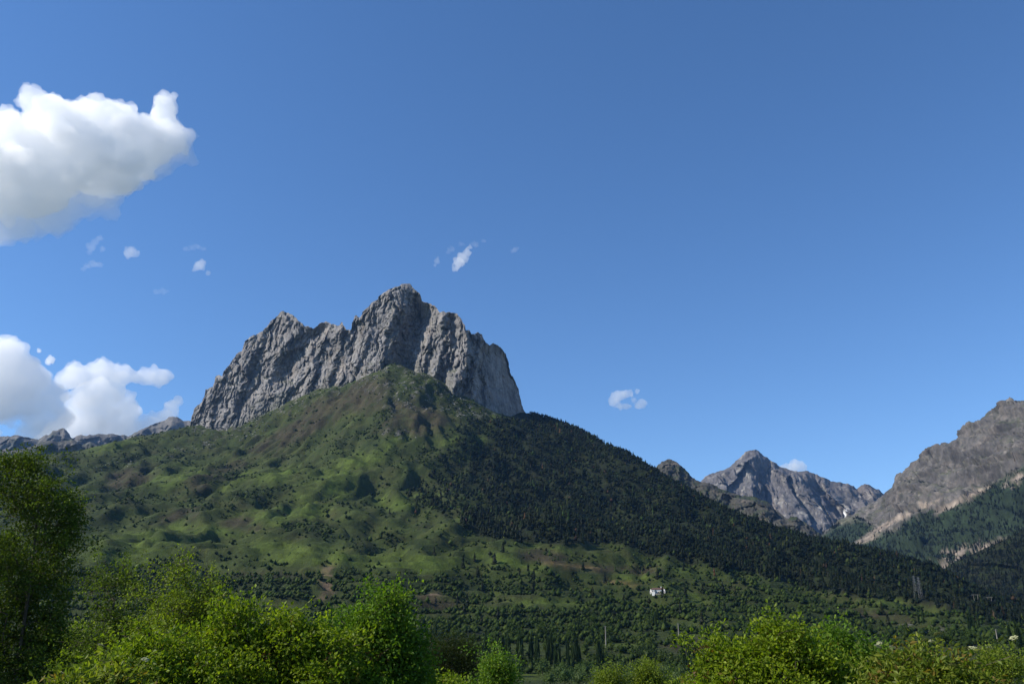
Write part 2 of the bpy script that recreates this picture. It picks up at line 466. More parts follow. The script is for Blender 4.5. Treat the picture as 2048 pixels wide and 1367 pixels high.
# ------------------------------------------------------------------ rock walls and mountains: lofted through skyline, foot and lines between
def row(L, px, k):
    L = sorted(L)
    return np.interp(px, [p[0] for p in L], [p[k] for p in L])
def loft(rows, vs, nu, nv, relief_fn, back=400.0, slope=0.9, jag=0.0, jitter=0.0, jscale=12.0, along_normal=False):
    """rows: polylines (px, py, distance) from skyline to foot; relief_fn gives metres towards (+) the valley"""
    top = sorted(rows[0])
    tp = np.array([(p[0], p[1]) for p in top], float)
    s = np.concatenate([[0], np.cumsum(np.hypot(*np.diff(tp, axis=0).T))])
    px = np.interp(np.linspace(0, s[-1], nu), s, tp[:, 0])
    vv = np.linspace(0, 1, nv) ** 1.0
    PY = np.stack([row(r, px, 1) for r in rows], 1)
    DD = np.stack([row(r, px, 2) for r in rows], 1)
    PY = np.maximum.accumulate(PY, axis=1)
    py = np.stack([np.interp(vv, vs, PY[i]) for i in range(nu)])
    dd = np.stack([np.interp(vv, vs, DD[i]) for i in range(nu)])
    pxx = np.repeat(px[:, None], nv, 1)
    V = np.repeat(vv[None], nu, 0)
    if jag:
        q = np.stack([pxx / 9.0, 0 * pxx, 0 * pxx], -1)
        py = py - jag * fbm(q + 4.4, 3, 0.6) * (1 - V)
    P0 = at(pxx, py, dd)
    rel = relief_fn(pxx, py, P0, V)
    P = at(pxx, py, dd - rel)
    if along_normal:
        n0 = np.cross(np.gradient(P0, axis=0), np.gradient(P0, axis=1))
        for _ in range(6):                              # smooth the directions so that ledges do not fold over
            n0[1:-1, 1:-1] = (n0[1:-1, 1:-1] + n0[:-2, 1:-1] + n0[2:, 1:-1] + n0[1:-1, :-2] + n0[1:-1, 2:]) / 5
        n0 /= np.linalg.norm(n0, axis=-1)[..., None] + 1e-9
        n0 *= np.sign(n0[..., 2:3] + 1e-9)
        P = P0 + n0 * rel[..., None]
    if jitter:
        for k in range(3):
            P[..., k] += jitter * fbm(P0 / jscale + 40 * k, 3, 0.6)
    nb = 14
    tb = (np.linspace(1, 0, nb + 1)[:-1]) ** 1.6
    T = P[:, 0]
    h = T[:, :2] / np.linalg.norm(T[:, :2], axis=1)[:, None]
    Bk = np.zeros((nu, nb, 3))
    for j, t in enumerate(tb):
        Bk[:, j, :2] = T[:, :2] + h * (t * back)
        Bk[:, j, 2] = T[:, 2] - t * back * slope
    Bk += fbm(Bk / 90.0, 3)[..., None] * 12 * (np.minimum(tb, .2) * 5)[None, :, None]
    P = np.concatenate([Bk, P], 1)
    P[..., 2] = np.maximum(P[..., 2], -56.0)
    Vf = np.concatenate([np.zeros((nu, nb)), V], 1)
    du = np.gradient(P, axis=0); dv = np.gradient(P, axis=1)
    N = np.cross(du, dv)
    N /= np.linalg.norm(N, axis=-1)[..., None] + 1e-9
    N *= np.sign(N[..., 2:3] + 1e-9)
    return P, Vf, N
def gully(px, py, L):
    """metres set back; each gully: points down the wall, depth, width of the shaded left flank, width of the right flank"""
    r = np.zeros(px.shape)
    for pts, dep, wl, wr in L:
        ys = [p[1] for p in pts]
        gxp = np.interp(py, ys, [p[0] for p in pts])
        fade = sstep(ys[0] - 18, ys[0], py) * (1 - sstep(ys[-1] - 5, ys[-1] + 25, py))
        d = px - gxp
        sh = np.where(d < 0, 1 - sstep(0, wl, -d) , 1 - np.clip(d / wr, 0, 1))
        r = np.maximum(r, dep * fade * sh)
    return r

TOP = [(374, 862), (381, 845), (389, 816), (405, 801), (412, 778), (426, 773), (432, 752), (444, 751), (452, 736), (465, 719), (472, 708), (484, 700), (489, 684), (502, 672), (519, 666), (534, 653), (542, 641), (555, 631), (562, 624), (568, 621), (578, 626), (586, 631), (597, 641), (610, 651), (626, 656), (634, 653), (640, 644), (652, 642), (667, 648), (675, 652), (684, 645), (693, 658), (702, 658), (705, 642), (710, 631), (719, 636), (726, 622), (739, 610), (754, 598), (759, 590), (777, 579), (796, 573), (809, 567), (820, 568), (830, 578), (841, 589), (844, 602), (859, 606), (870, 612), (879, 623), (891, 624), (912, 626), (920, 635), (928, 648), (932, 660), (939, 660), (943, 669), (949, 669), (955, 664), (964, 669), (971, 682), (980, 690), (987, 685), (995, 690), (1004, 698), (1012, 708), (1017, 724), (1020, 743), (1030, 761), (1038, 782), (1043, 803), (1049, 822), (1062, 832), (1072, 850), (1078, 862)]
BD = [(p[0], p[2]) for p in BASE]
def based(px):
    return np.interp(px, [p[0] for p in BD], [p[1] for p in BD])
def basey(px):
    return np.interp(px, [p[0] for p in BASE], [p[1] for p in BASE])
top_r, base_r = [], []
for x, y in TOP:
    d = float(based(x)); b = float(basey(x))
    hgt = max(b - y, 0) * d / F_
    top_r.append((x, y, d + np.interp(x, [900, 980], [0.42, 0.25]) * hgt))
for x in np.linspace(374, 1078, 60):
    base_r.append((x, float(basey(x)) + 45, float(based(x)) - 28))
GUL = [([(634, 655), (612, 690), (590, 720), (575, 760)], 58, 46, 40), ([(548, 640), (520, 715), (497, 780), (480, 820)], 26, 16, 30), ([(604, 750), (597, 770), (580, 806)], 30, 20, 24), ([(655, 690), (647, 745), (632, 785)], 34, 22, 34), ([(703, 655), (694, 700), (668, 765)], 46, 24, 50), ([(858, 600), (842, 640), (824, 680), (806, 740)], 105, 52, 40), ([(806, 630), (790, 662), (776, 705)], 36, 22, 22), ([(765, 600), (748, 650), (735, 700), (715, 750)], 24, 18, 36), ([(905, 630), (909, 690), (898, 730), (884, 760)], 46, 26, 22), ([(946, 668), (952, 700), (946, 740), (930, 780)], 46, 18, 16), ([(978, 690), (968, 725), (950, 770), (935, 800)], 60, 22, 120), ([(870, 660), (862, 700), (850, 745)], 22, 14, 20), ([(463, 725), (450, 770), (432, 830)], 22, 14, 20), ([(880, 772), (905, 778), (930, 785)], 0, 10, 10)]
def massif_relief(px, py, P, V):
    lat = px * 2600 / F_
    h = P[..., 2]
    skew = np.interp(px, [380, 700, 900, 1060], [0.22, 0.14, 0.04, -0.05])
    s = lat - skew * h
    w = fbm(np.stack([s / 75, h / 75, 0 * s], -1) + 2.0, 4) * 34
    s2 = s + w
    q = lambda a, b, o: np.stack([s2 / a + o, h / b, 0 * s], -1)
    r = fbm(q(130, 330, 5.1), 2, ridged=True) * 24
    r = r + fbm(q(60, 130, 9.7), 2, ridged=True) * 11
    sj = s2 + fbm(q(9, 12, 2.9), 2) * 4; hj = h + fbm(q(9, 12, 22.9), 2) * 4
    r = r + facets(sj / 46, hj / 95, 3, .6, .2) * 38
    r = r + facets(sj / 21, hj / 40 + sj / 90, 11, .55, .18) * 14
    r = r + facets(sj / 9, hj / 15, 29, .5, .18) * 5.5
    r = r + fbm(q(24, 44, 1.3), 2, ridged=True) * 3.5
    r = r + fbm(q(6, 9, 6.3), 2, 0.6, ridged=True) * 2.0
    r = r + fbm(q(60, 22, 7.7), 3, 0.6) * 6.0          # ledges
    for a_, b_, o_, dp in ((40, 170, 2.2, 12.0), (18, 80, 4.6, 7.5), (8, 26, 8.1, 3.5)):   # cracks
        r = r - dp * (1 - sstep(0, 0.16, np.abs(perlin(q(a_, b_, o_)))))
    side = sstep(965, 1000, px)                         # the smooth shaded end wall
    r = r * (1 - 0.72 * side)
    edge = sstep(0, 0.06, V)
    gx_ = px + fbm(np.stack([lat / 26, h / 26, 0 * h], -1), 3) * 9
    return 0.78 * r * (0.35 + 0.65 * edge) - gully(gx_, py, GUL) * (0.3 + 0.7 * edge) - side * 0
P, Vf, N = loft([top_r, base_r], [0, 1], 790, 235, massif_relief, 330, 0.75, jag=3.6, jitter=3.6, jscale=13)
q = P / np.array([1, 1, 2.2])
c = np.broadcast_to(np.array([.185, .178, .176]), P.shape).copy()
c = mixc(c, np.array([.235, .210, .187]), sstep(0.0, 0.5, fbm(q / 60 + 8, 4)) * 0.75)
c = mixc(c, np.array([.11, .105, .105]), sstep(0.1, 0.5, fbm(q / 34 + 18, 4)) * 0.7)
c = mixc(c, np.array([.28, .27, .262]), sstep(0.15, 0.5, fbm(q / 18 + 28, 3)) * 0.6)
bed = fbm(np.stack([P[..., 0] / 160, P[..., 1] / 160, (P[..., 2] + .35 * P[..., 0]) / 13], -1), 3)
c = c * (1 + 0.28 * bed)[..., None]
c = mixc(c, np.array([.21, .165, .13]), sstep(0.15, 0.5, fbm(P / np.array([22, 22, 70]) + 58, 3)) * 0.45)
c = mixc(c, np.array([.07, .07, .072]), sstep(0.2, 0.5, fbm(P / np.array([12, 12, 80]) + 68, 3)) * 0.6)
c = mixc(c, np.array([.042, .050, .022]), sstep(0.42, 0.66, N[..., 2]) * sstep(-0.1, 0.3, fbm(P / 40 + 44, 4)) * 0.8)
c = mixc(c, np.array([.045, .058, .022]), (Vf > 0) * sstep(0.62, 0.85, Vf + 0.22 * fbm(P / 26 + 3, 4)) * 0.5)
tag(obj('rock_massif', mesh_np('rock_massif', P.reshape(-1, 3), grid_faces(*P.shape[:2]), M_ROCK, c.reshape(-1, 3), True)), 'grey twin-peaked limestone massif crowning the green slope', kind='structure')

# --- far pyramid peak
def mk_relief(a, seed, scale=1.0, vert=3.0):
    def fn(px, py, P, V):
        lat = P[..., 0]
        h = P[..., 2]
        w = fbm(np.stack([lat / (3 * a), h / (3 * a), 0 * h], -1) + seed, 3) * a * 0.9
        s = lat + w
        q = lambda k, o: np.stack([s / (a * k) + o, h / (a * k * vert), 0 * h + seed], -1)
        r = fbm(q(2.2, 1), 2, ridged=True) * 0.5 * a * scale
        r = r + fbm(q(1, 2), 2, ridged=True) * 0.16 * a * scale
        r = r + fbm(q(0.45, 3), 3, 0.6, ridged=True) * 0.07 * a * scale
        r = r + fbm(np.stack([s / (a * .2), h / (a * .2 * max(vert * .5, 1)), 0 * h + seed], -1), 3, 0.6, ridged=True) * 0.07 * a * scale
        sj = s + fbm(q(.12, 9), 2) * a * .05; hj = h + fbm(q(.12, 19), 2) * a * .05
        r = r + facets(sj / (a * .75), hj / (a * .75 * vert * .6), int(seed), .6, .2) * a * .6 * scale
        r = r + facets(sj / (a * .3), hj / (a * .3 * max(vert * .6, 1)), int(seed) + 5, .55, .2) * a * .26 * scale
        return r * (0.3 + 0.7 * sstep(0, 0.08, V))
    return fn
PK = [(1380, 985), (1400, 961), (1418, 949), (1437, 941), (1456, 933), (1468, 924), (1484, 910), (1499, 900), (1511, 898), (1523, 906), (1538, 918), (1558, 930), (1581, 939), (1597, 941), (1610, 937), (1624, 945), (1644, 953), (1663, 961), (1679, 963), (1698, 968), (1716, 978), (1723, 973), (1745, 970), (1757, 978), (1766, 990), (1790, 1010)]
P, Vf, N = loft([[(x, y, 7600) for x, y in PK], [(x, 1110, 6900) for x in (1380, 1500, 1600, 1790)]], [0, 1], 360, 110, mk_relief(300, 3.0, 1.7, 4.5), 2000, 0.8, jag=2.0, jitter=30, jscale=120)
c = np.broadcast_to(np.array([.098, .092, .092]), P.shape).copy()
c = mixc(c, np.array([.135, .118, .108]), sstep(0, 0.5, fbm(P / 300 + 5, 4)) * 0.8)
c = mixc(c, np.array([.10, .10, .10]), sstep(0.05, 0.5, fbm(P / 160 + 15, 4)) * 0.7)
c = mixc(c, np.array([.30, .28, .25]), sstep(0.9, 0.55, Vf) * sstep(0.15, 0.4, fbm(P / 90 + 25, 3)) * 0.6)
pxs, pys = topix(P)
wob = fbm(P / 60, 3) * 5
snow = np.maximum((1 - sstep(1.2, 3.2, np.abs(pxs + wob - 1692 - 0.1 * (pys - 1030)))) * sstep(1016, 1022, pys) * (1 - sstep(1040, 1046, pys)), (1 - sstep(5, 9, np.abs(pxs + wob - 1667))) * (1 - sstep(1, 2.5, np.abs(pys - 1049 - wob * .3))) * 0.3)
c = mixc(c, np.array([.85, .87, .9]), snow)
tag(obj('pyramid_mountain', mesh_np('pyramid_mountain', P.reshape(-1, 3), grid_faces(*P.shape[:2]), M_FARROCK, c.reshape(-1, 3), True)), 'distant pyramid-shaped peak with a thread of snow in its gully', kind='structure')

# --- rocky knob and banded spur just behind the forest ridge
KN = [(1295, 955), (1314, 931), (1324, 922), (1338, 916), (1351, 922), (1363, 931), (1382, 951), (1394, 961), (1414, 965), (1437, 974), (1456, 982), (1484, 990), (1515, 994), (1538, 1005), (1554, 1021), (1573, 1037), (1581, 1033), (1593, 1033), (1612, 1044), (1632, 1060), (1644, 1072), (1665, 1090)]
P, Vf, N = loft([[(x, y, 3350 - (x - 1300) * 0.9) for x, y in KN], [(x, y + 130, 3080 - (x - 1300) * 0.9) for x, y in KN]], [0, 1], 300, 100, mk_relief(80, 11.0, 1.2, 1.6), 500, 0.9, jag=2.0, jitter=8, jscale=28)
c = np.broadcast_to(np.array([.055, .054, .048]), P.shape).copy()
c = mixc(c, np.array([.17, .145, .115]), sstep(0.15, 0.45, fbm(P / np.array([90, 90, 22]) + 5, 4)) * 0.8)
c = mixc(c, np.array([.03, .045, .02]), sstep(0.05, 0.3, fbm(P / 50 + 15, 4) + 0.6 * (N[..., 2] - 0.6)) * 0.8)
tag(obj('rocky_spur', mesh_np('rocky_spur', P.reshape(-1, 3), grid_faces(*P.shape[:2]), M_ROCK, c.reshape(-1, 3), True)), 'banded rocky spur showing behind the forested ridge', kind='structure')

# --- right mountain: rock, scree band, forest
RT = [(1752, 1000), (1764, 990), (1776, 986), (1784, 970), (1792, 947), (1803, 941), (1815, 931), (1823, 922), (1842, 912), (1854, 894), (1866, 892), (1881, 886), (1912, 881), (1928, 867), (1944, 851), (1967, 834), (1987, 816), (2014, 805), (2048, 801), (2120, 792), (2200, 810), (2300, 850)]
RB = [(1600, 1090, 4700), (1648, 1066, 4600), (1679, 1048, 4600), (1714, 1040, 4550), (1760, 1060, 4350), (1788, 1064, 4300), (1815, 1035, 4350), (1858, 1020, 4300), (1881, 1026, 4200), (1912, 1014, 4150), (1952, 991, 4100), (1983, 970, 4100), (2026, 944, 4050), (2048, 932, 4050), (2150, 900, 4000), (2300, 900, 4000)]
LEFTTOP = [(1600, 1092, 4720), (1648, 1068, 4650), (1679, 1040, 4680), (1714, 1025, 4750), (1735, 1008, 4800)]
rtop = LEFTTOP + [(x, y, 4850 - (x - 1752) * 0.35) for x, y in RT]
RL = [(1600, 1250, 3300), (1800, 1250, 3200), (2048, 1280, 3100), (2300, 1300, 3000)]
P, Vf, N = loft([rtop, RB, RL], [0, 0.5, 1], 390, 190, (lambda px, py, P, V, f=mk_relief(120, 21.0, 1.35, 2.0): (f(px, py, P, V) - 24) * (0.12 + 0.88 * sstep(1730, 1840, px)) * (0.35 + 0.65 * sstep(0, .12, V))), 1200, 0.6, jag=3.0, jitter=14, jscale=42, along_normal=True)
pxs, pys = topix(P)
bnd = np.interp(pxs, [p[0] for p in RB], [p[1] for p in RB])
w = fbm(P / 90 + 61, 4)
dist = pys - bnd + w * 16
c = np.broadcast_to(np.array([.092, .085, .080]), P.shape).copy()
c = mixc(c, np.array([.135, .117, .103]), sstep(0, 0.45, fbm(P / 120 + 5, 4)) * 0.8)
c = mixc(c, np.array([.07, .068, .06]), sstep(0.05, 0.4, fbm(P / 60 + 15, 4)) * 0.8)
c = mixc(c, np.array([.075, .085, .04]), sstep(0.1, 0.5, fbm(P / 80 + 35, 4) + (N[..., 2] - 0.6)) * 0.6)
c = mixc(c, np.array([.045, .047, .038]), sstep(0.08, 0.38, fbm(P / np.array([34, 34, 48]) + 115, 4, .6)) * 0.75)
c = mixc(c, np.array([.19, .17, .15]), sstep(0.12, 0.42, fbm(P / np.array([26, 26, 60]) + 135, 4, .6)) * 0.6)
scree = ell(pxs + w * 8, pys + w * 5, [(1926, 998, 62, 6, -28), (1775, 1047, 66, 5, -29), (1730, 1078, 34, 7, -20), (1850, 1010, 36, 4, -20)])
c = mixc(c, np.array([.25, .205, .165]), scree * sstep(-0.5, 0.1, fbm(P / 30, 3)))
RFOR = sstep(-6, 6, dist) * (Vf > 0)
bare = ell(pxs + w * 14, pys + w * 10, [(1905, 1112, 40, 18, -25), (1970, 1092, 50, 9, -18), (1882, 1138, 18, 9, 20), (1940, 1102, 40, 14, -20), (2035, 1078, 30, 6, -15), (2030, 960, 30, 8, -30)]) * sstep(-0.1, 0.3, fbm(P / 36 + 9, 3))
c = mixc(c, np.array([.020, .032, .016]), RFOR * (1 - np.maximum(bare, scree * 0.8)))
c = mixc(c, np.array([.26, .215, .18]), RFOR * bare * 0.85)
tag(obj('right_mountain', mesh_np('right_mountain', P.reshape(-1, 3), grid_faces(*P.shape[:2]), M_FARROCK, c.reshape(-1, 3), True)), 'rugged brown-grey mountain with scree and dark forest below', kind='structure')
RM_P, RM_F = P, RFOR * (1 - np.maximum(bare, scree)) * (pys < 1230)

# --- near dark wooded spur in the lower right
SPT = [(1820, 1190), (1870, 1150), (1900, 1128), (1960, 1100), (2010, 1078), (2048, 1058), (2150, 1010), (2300, 960)]
P, Vf, N = loft([[(x, y, 2600) for x, y in SPT], [(x, 1285, 2150) for x in (1820, 2048, 2300)]], [0, 1], 140, 80, mk_relief(60, 31.0, 0.8, 1.5), 700, 0.7, jag=1.0)
tag(obj('wooded_spur', mesh_np('wooded_spur', P.reshape(-1, 3), grid_faces(*P.shape[:2]), M_TERRAIN, np.broadcast_to(FF, P.reshape(-1, 3).shape), True)), 'dark wooded spur at the right edge, below the bare rocks', kind='structure')
SP_P = P

# --- far left ridge and the darker crags in front of it
LR = [(-300, 880), (-120, 876), (0, 871), (37, 869), (57, 872), (70, 877), (78, 878), (88, 871), (100, 869), (105, 861), (123, 859), (130, 856), (139, 863), (144, 874), (148, 875), (154, 870), (176, 870), (205, 868), (221, 868), (238, 871), (256, 871), (273, 863), (297, 850), (318, 845), (338, 835), (348, 834), (359, 837), (367, 843), (375, 840), (390, 846), (430, 850), (520, 880)]
P, Vf, N = loft([[(x, y, 6600) for x, y in LR], [(x, 960, 6200) for x in (-300, 520)]], [0, 1], 360, 70, mk_relief(150, 41.0, 1.6, 2.2), 1500, 0.8, jag=2.2, jitter=22, jscale=90)
c = np.broadcast_to(np.array([.11, .105, .10]), P.shape).copy()
c = mixc(c, np.array([.16, .145, .13]), sstep(0, 0.5, fbm(P / 200 + 5, 4)) * 0.8)
c = mixc(c, np.array([.09, .10, .08]), sstep(0.05, 0.4, fbm(P / 120 + 15, 4)) * 0.8)
tag(obj('far_ridge', mesh_np('far_ridge', P.reshape(-1, 3), grid_faces(*P.shape[:2]), M_FARROCK, c.reshape(-1, 3), True)), 'hazy blue-grey ridge on the left skyline', kind='structure')
CR = [(-200, 915), (0, 905), (49, 896), (68, 891), (82, 884), (98, 880), (115, 884), (127, 881), (137, 880), (144, 877), (156, 884), (164, 889), (180, 883), (195, 889), (210, 896), (240, 910)]
P, Vf, N = loft([[(x, y, 4300) for x, y in CR], [(x, 965, 4150) for x in (-200, 240)]], [0, 1], 220, 70, mk_relief(60, 51.0, 1.3, 2.2), 600, 0.9, jag=2.0)
c = np.broadcast_to(np.array([.10, .10, .095]), P.shape).copy()
c = mixc(c, np.array([.27, .23, .19]), sstep(0.15, 0.45, fbm(P / 50 + 5, 4)) * 0.8)
c = mixc(c, np.array([.03, .045, .02]), sstep(-0.1, 0.3, fbm(P / 60 + 15, 4)) * 0.9)
tag(obj('dark_crags', mesh_np('dark_crags', P.reshape(-1, 3), grid_faces(*P.shape[:2]), M_FARROCK, c.reshape(-1, 3), True)), 'dark wooded crags below the far left ridge', kind='structure')

# ------------------------------------------------------------------ hillside vegetation
R = np.random.RandomState(11)
def ico():
    t = (1 + 5 ** .5) / 2
    v = np.array([(-1, t, 0), (1, t, 0), (-1, -t, 0), (1, -t, 0), (0, -1, t), (0, 1, t), (0, -1, -t), (0, 1, -t), (t, 0, -1), (t, 0, 1), (-t, 0, -1), (-t, 0, 1)], float)
    v /= np.linalg.norm(v[0])
    f = np.array([(0, 11, 5), (0, 5, 1), (0, 1, 7), (0, 7, 10), (0, 10, 11), (1, 5, 9), (5, 11, 4), (11, 10, 2), (10, 7, 6), (7, 1, 8), (3, 9, 4), (3, 4, 2), (3, 2, 6), (3, 6, 8), (3, 8, 9), (4, 9, 5), (2, 4, 11), (6, 2, 10), (8, 6, 7), (9, 8, 1)])
    return v, f
def flakes(n, pos_fn, size, flat=0.0):
    """n leaf-clump triangles at places given by pos_fn"""
    p = pos_fn(n)
    a = R.normal(size=(n, 3)); a /= np.linalg.norm(a, axis=1)[:, None]
    b = R.normal(size=(n, 3)); b -= a * (a * b).sum(1)[:, None]; b /= np.linalg.norm(b, axis=1)[:, None]
    s = size * R.uniform(0.6, 1.3, (n, 1))
    V = np.stack([p + a * s, p - a * s * .6 + b * s * .7, p - a * s * .6 - b * s * .7], 1).reshape(-1, 3)
    return V, np.arange(3 * n).reshape(n, 3)
def join(*parts):
    V, Fs, o = [], [], 0
    for v, f in parts:
        V.append(v); Fs.append(f + o); o += len(v)
    return np.concatenate(V), np.concatenate(Fs)
def ball(n):
    d = R.normal(size=(n, 3)); d /= np.linalg.norm(d, axis=1)[:, None]
    return d * R.uniform(0.55, 1.08, (n, 1))
def bush_proto(nfl, fs, core=0.8):
    if nfl < 4:
        v = np.array([(1, 0, 0), (0, 1, 0), (-1, 0, 0), (0, -1, 0), (0, 0, 1.), (0, 0, -.7)]) * R.uniform(.7, 1.15, (6, 1)) * core
        f = np.array([(0, 1, 4), (1, 2, 4), (2, 3, 4), (3, 0, 4), (1, 0, 5), (2, 1, 5), (3, 2, 5), (0, 3, 5)])
    else:
        v, f = ico()
        v = v * R.uniform(0.6, 1.1, (12, 1)) * core
    V, Fx = join((v, f), flakes(nfl, ball, fs))
    V[:, 2] = V[:, 2] * 0.95 + 0.62
    return V, Fx
def conifer_proto(ns, tiers, nfl, fs):
    parts = []
    for k in range(tiers):
        z0, z1 = 0.08 + 0.8 * k / tiers, 0.08 + 0.8 * (k + 1) / tiers + 0.14
        r0 = (1 - k / tiers) ** 0.75 * R.uniform(0.85, 1.1)
        a = np.arange(ns) / ns * 2 * math.pi + R.uniform(0, 6)
        rr = r0 * R.uniform(0.6, 1.15, ns)
        v = np.stack([np.cos(a) * rr, np.sin(a) * rr, z0 + R.uniform(-.05, .05, ns)], 1)
        v = np.concatenate([v, [[0, 0, min(z1, 1)]]])
        f = np.array([(i, (i + 1) % ns, ns) for i in range(ns)])
        parts.append((v, f))
    def pf(n):
        z = R.uniform(0.05, 0.95, n); a = R.uniform(0, 6.3, n); r = (1 - z) ** .8 * R.uniform(.7, 1.1, n)
        return np.stack([np.cos(a) * r, np.sin(a) * r, z], 1)
    v, f = flakes(nfl, pf, fs); 
    v[:, 2] = np.clip(v[:, 2], 0, 1.02)
    parts.append((v, f))
    return join(*parts)
def poplar_proto(nfl):
    def pf(n):
        z = R.uniform(0, 1, n) ; a = R.uniform(0, 6.3, n)
        r = np.sin(np.pi * np.clip(z * .9 + .08, 0, 1)) ** .6 * R.uniform(.35, 1.0, n)
        return np.stack([np.cos(a) * r, np.sin(a) * r, 0.08 + 0.92 * z], 1)
    V, Fx = flakes(nfl, pf, 0.34)
    c = 0
    return V, Fx
def merge(protos, pos, sc, rot, col, which):
    """one mesh out of many scaled, turned copies"""
    Vs, Fs, Cs, o = [], [], [], 0
    for k, (v, f) in enumerate(protos):
        m = which == k
        if not m.any(): continue
        p, s, r, c = pos[m], sc[m], rot[m], col[m]
        cs, sn = np.cos(r)[:, None], np.sin(r)[:, None]
        x = v[None, :, 0] * s[:, None, 0]; y = v[None, :, 1] * s[:, None, 0]; z = v[None, :, 2] * s[:, None, 1]
        VV = np.stack([x * cs - y * sn, x * sn + y * cs, z], -1) + p[:, None]
        cc = np.repeat(c[:, None], len(v), 1)
        Vs.append(VV.reshape(-1, 3)); Cs.append(cc.reshape(-1, 3))
        Fs.append((f[None] + (np.arange(len(p)) * len(v))[:, None, None] + o).reshape(-1, 3))
        o += len(p) * len(v)
    return np.concatenate(Vs), np.concatenate(Fs), np.concatenate(Cs)
NC = 300000
cx_ = R.uniform(-1650, 1500, NC * 2); cy__ = R.uniform(560, 2980, NC * 2)
ok = (np.abs(cx_) < 0.64 * cy__ + 60)
cx_, cy__ = cx_[ok][:NC], cy__[ok][:NC]
PC = np.stack([cx_, cy__, hz(cx_, cy__)], -1)
m = cover(PC)
d = np.hypot(cx_, cy__)
px, py = m['px'], m['py']
belowrock = py > np.interp(px, [p[0] for p in BASE], [p[1] for p in BASE]) - 2
vis = (belowrock | (px < 383) | (px > 1060)) & (py < 1400) & (px > -80) & (px < 2130)
bl = sstep(1090, 1215, py + 50 * m['w'])
clump = fbm(PC * np.array([1, 1, 0]) / 45 + 400, 3, 0.6)
u = R.uniform(size=len(d))
hf = PC[:, 2] / 17 + fbm(PC * np.array([1, 1, 0]) / 260 + 91, 2) * 1.1
hedge = (np.abs(hf - np.round(hf)) < 0.07) * sstep(-.45, .1, fbm(PC * np.array([1, 1, 0]) / 70 + 95, 2))    # bushes lining the terrace edges
pcon = 0.27 * m['forest'] + 0.12 * m['forest2'] * (m['forest'] < .5) + 0.006 * (py > 850) * (py < 1260) * sstep(700, 1000, px)
pcon *= (1 - m['yell'])
is_con = vis & (u < pcon)
pb = (0.05 + 0.30 * m['dark'] + 0.36 * sstep(0.0, 0.45, clump) * sstep(-.4, .2, m['w']) + bl * (0.13 * sstep(-0.3, 0.25, clump) + 0.55 * hedge) + 0.09 * m['forest2'])
pb *= (1 - 0.80 * m['bright']) * (1 - 0.5 * m['brown']) * (1 - 0.85 * m['scar']) * (1 - m['yell']) * (1 - m['forest'])
pb *= np.where(py < 900, 0.8, 1.0)
is_b = vis & ~is_con & (R.uniform(size=len(d)) < pb) & (m['forest'] < .5) & (d > 640)
# --- conifers
I = np.where(is_con)[0]
hgt = R.uniform(7, 18, len(I)); rad = hgt * R.uniform(0.2, 0.3, len(I))
cb_ = np.where((R.uniform(size=len(I)) < .07)[:, None], [.026, .040, .010], np.where((R.uniform(size=len(I)) < .012)[:, None], [.06, .038, .022], [.0080, .0135, .0055]))
ccol = cb_ * R.uniform(0.45, 1.9, (len(I), 1)) * np.stack([R.uniform(.85, 1.3, len(I)), np.ones(len(I)), R.uniform(.8, 1.2, len(I))], 1)
con_pos = PC[I] - np.array([0, 0, .4])
show = hgt / d[I] * ((px[I] > 0) & (px[I] < 2048) & (py[I] < 1290))
order = np.argsort(-show)
single, rest = order[:300], order[300:]
cprot = [conifer_proto(5, 2, 6, 0.2) for _ in range(3)]
for _ in range(5):                                 # rounder pine crowns among the spires
    v_, f_ = bush_proto(2, .46, .95)
    v_[:, 2] = v_[:, 2] * .44 + .18
    cprot.append((v_ * np.array([1.15, 1.15, .92]), f_))
V, Fx, C = merge(cprot, con_pos[rest], np.stack([rad, hgt], 1)[rest], R.uniform(0, 6.3, len(rest)), ccol[rest], R.randint(0, 8, len(rest)))
tag(obj('conifer_forest', mesh_np('conifer_forest', V, Fx, M_FOREST, C, True)), 'dense dark conifer forest covering the right-hand ridge', 'forest', kind='stuff')
def single_meshes(name, protos, cols, mat=None):
    return [mesh_np(name, v, f, mat or M_FOREST, np.broadcast_to(c, v.shape) * R.uniform(.75, 1.25, (len(v) // 1, 1))) for v, f in protos for c in cols]
cm = single_meshes('conifer_tree', [conifer_proto(9, 5, 60, 0.13) for _ in range(3)], [np.array([.011, .018, .008]), np.array([.016, .021, .008]), np.array([.009, .015, .008])])
def zone(p, table):
    x, y = topix(p)
    return min(table, key=lambda t: (x - t[0]) ** 2 + 2.5 * (y - t[1]) ** 2)[2]
def con_label(p, h):
    return ('tall' if h > 15 else 'small' if h < 11 else 'mid-sized') + ' dark conifer ' + zone(p, [(1000, 1070, 'at the left end of the lower forest edge'), (1180, 1085, 'on the forest edge above the brown meadow'), (1320, 1115, 'on the forest edge above the white house'), (1460, 1135, 'on the forest edge right of the white house'), (1600, 1170, 'on the wooded slope left of the lattice pylons'), (1740, 1190, 'just left of the two lattice pylons'), (1860, 1215, 'beside the two lattice pylons'), (1990, 1240, 'by the portal pylons at the right edge'), (850, 1000, 'in the thin wood left of the forest'), (1850, 1250, 'on the slope below the lattice pylons'), (900, 1150, 'alone among scrub in the middle of the slope'), (1600, 1230, 'in the dark trees behind the crested tree')])
for k, j in enumerate(single):
    o = obj('conifer_tree', cm[k % len(cm)], loc=con_pos[j])
    o.scale = (rad[j], rad[j], hgt[j]); o.rotation_euler = (0, 0, k * 1.7)
    tag(o, con_label(con_pos[j], hgt[j]), 'conifer', 'conifers of the forest shown singly')
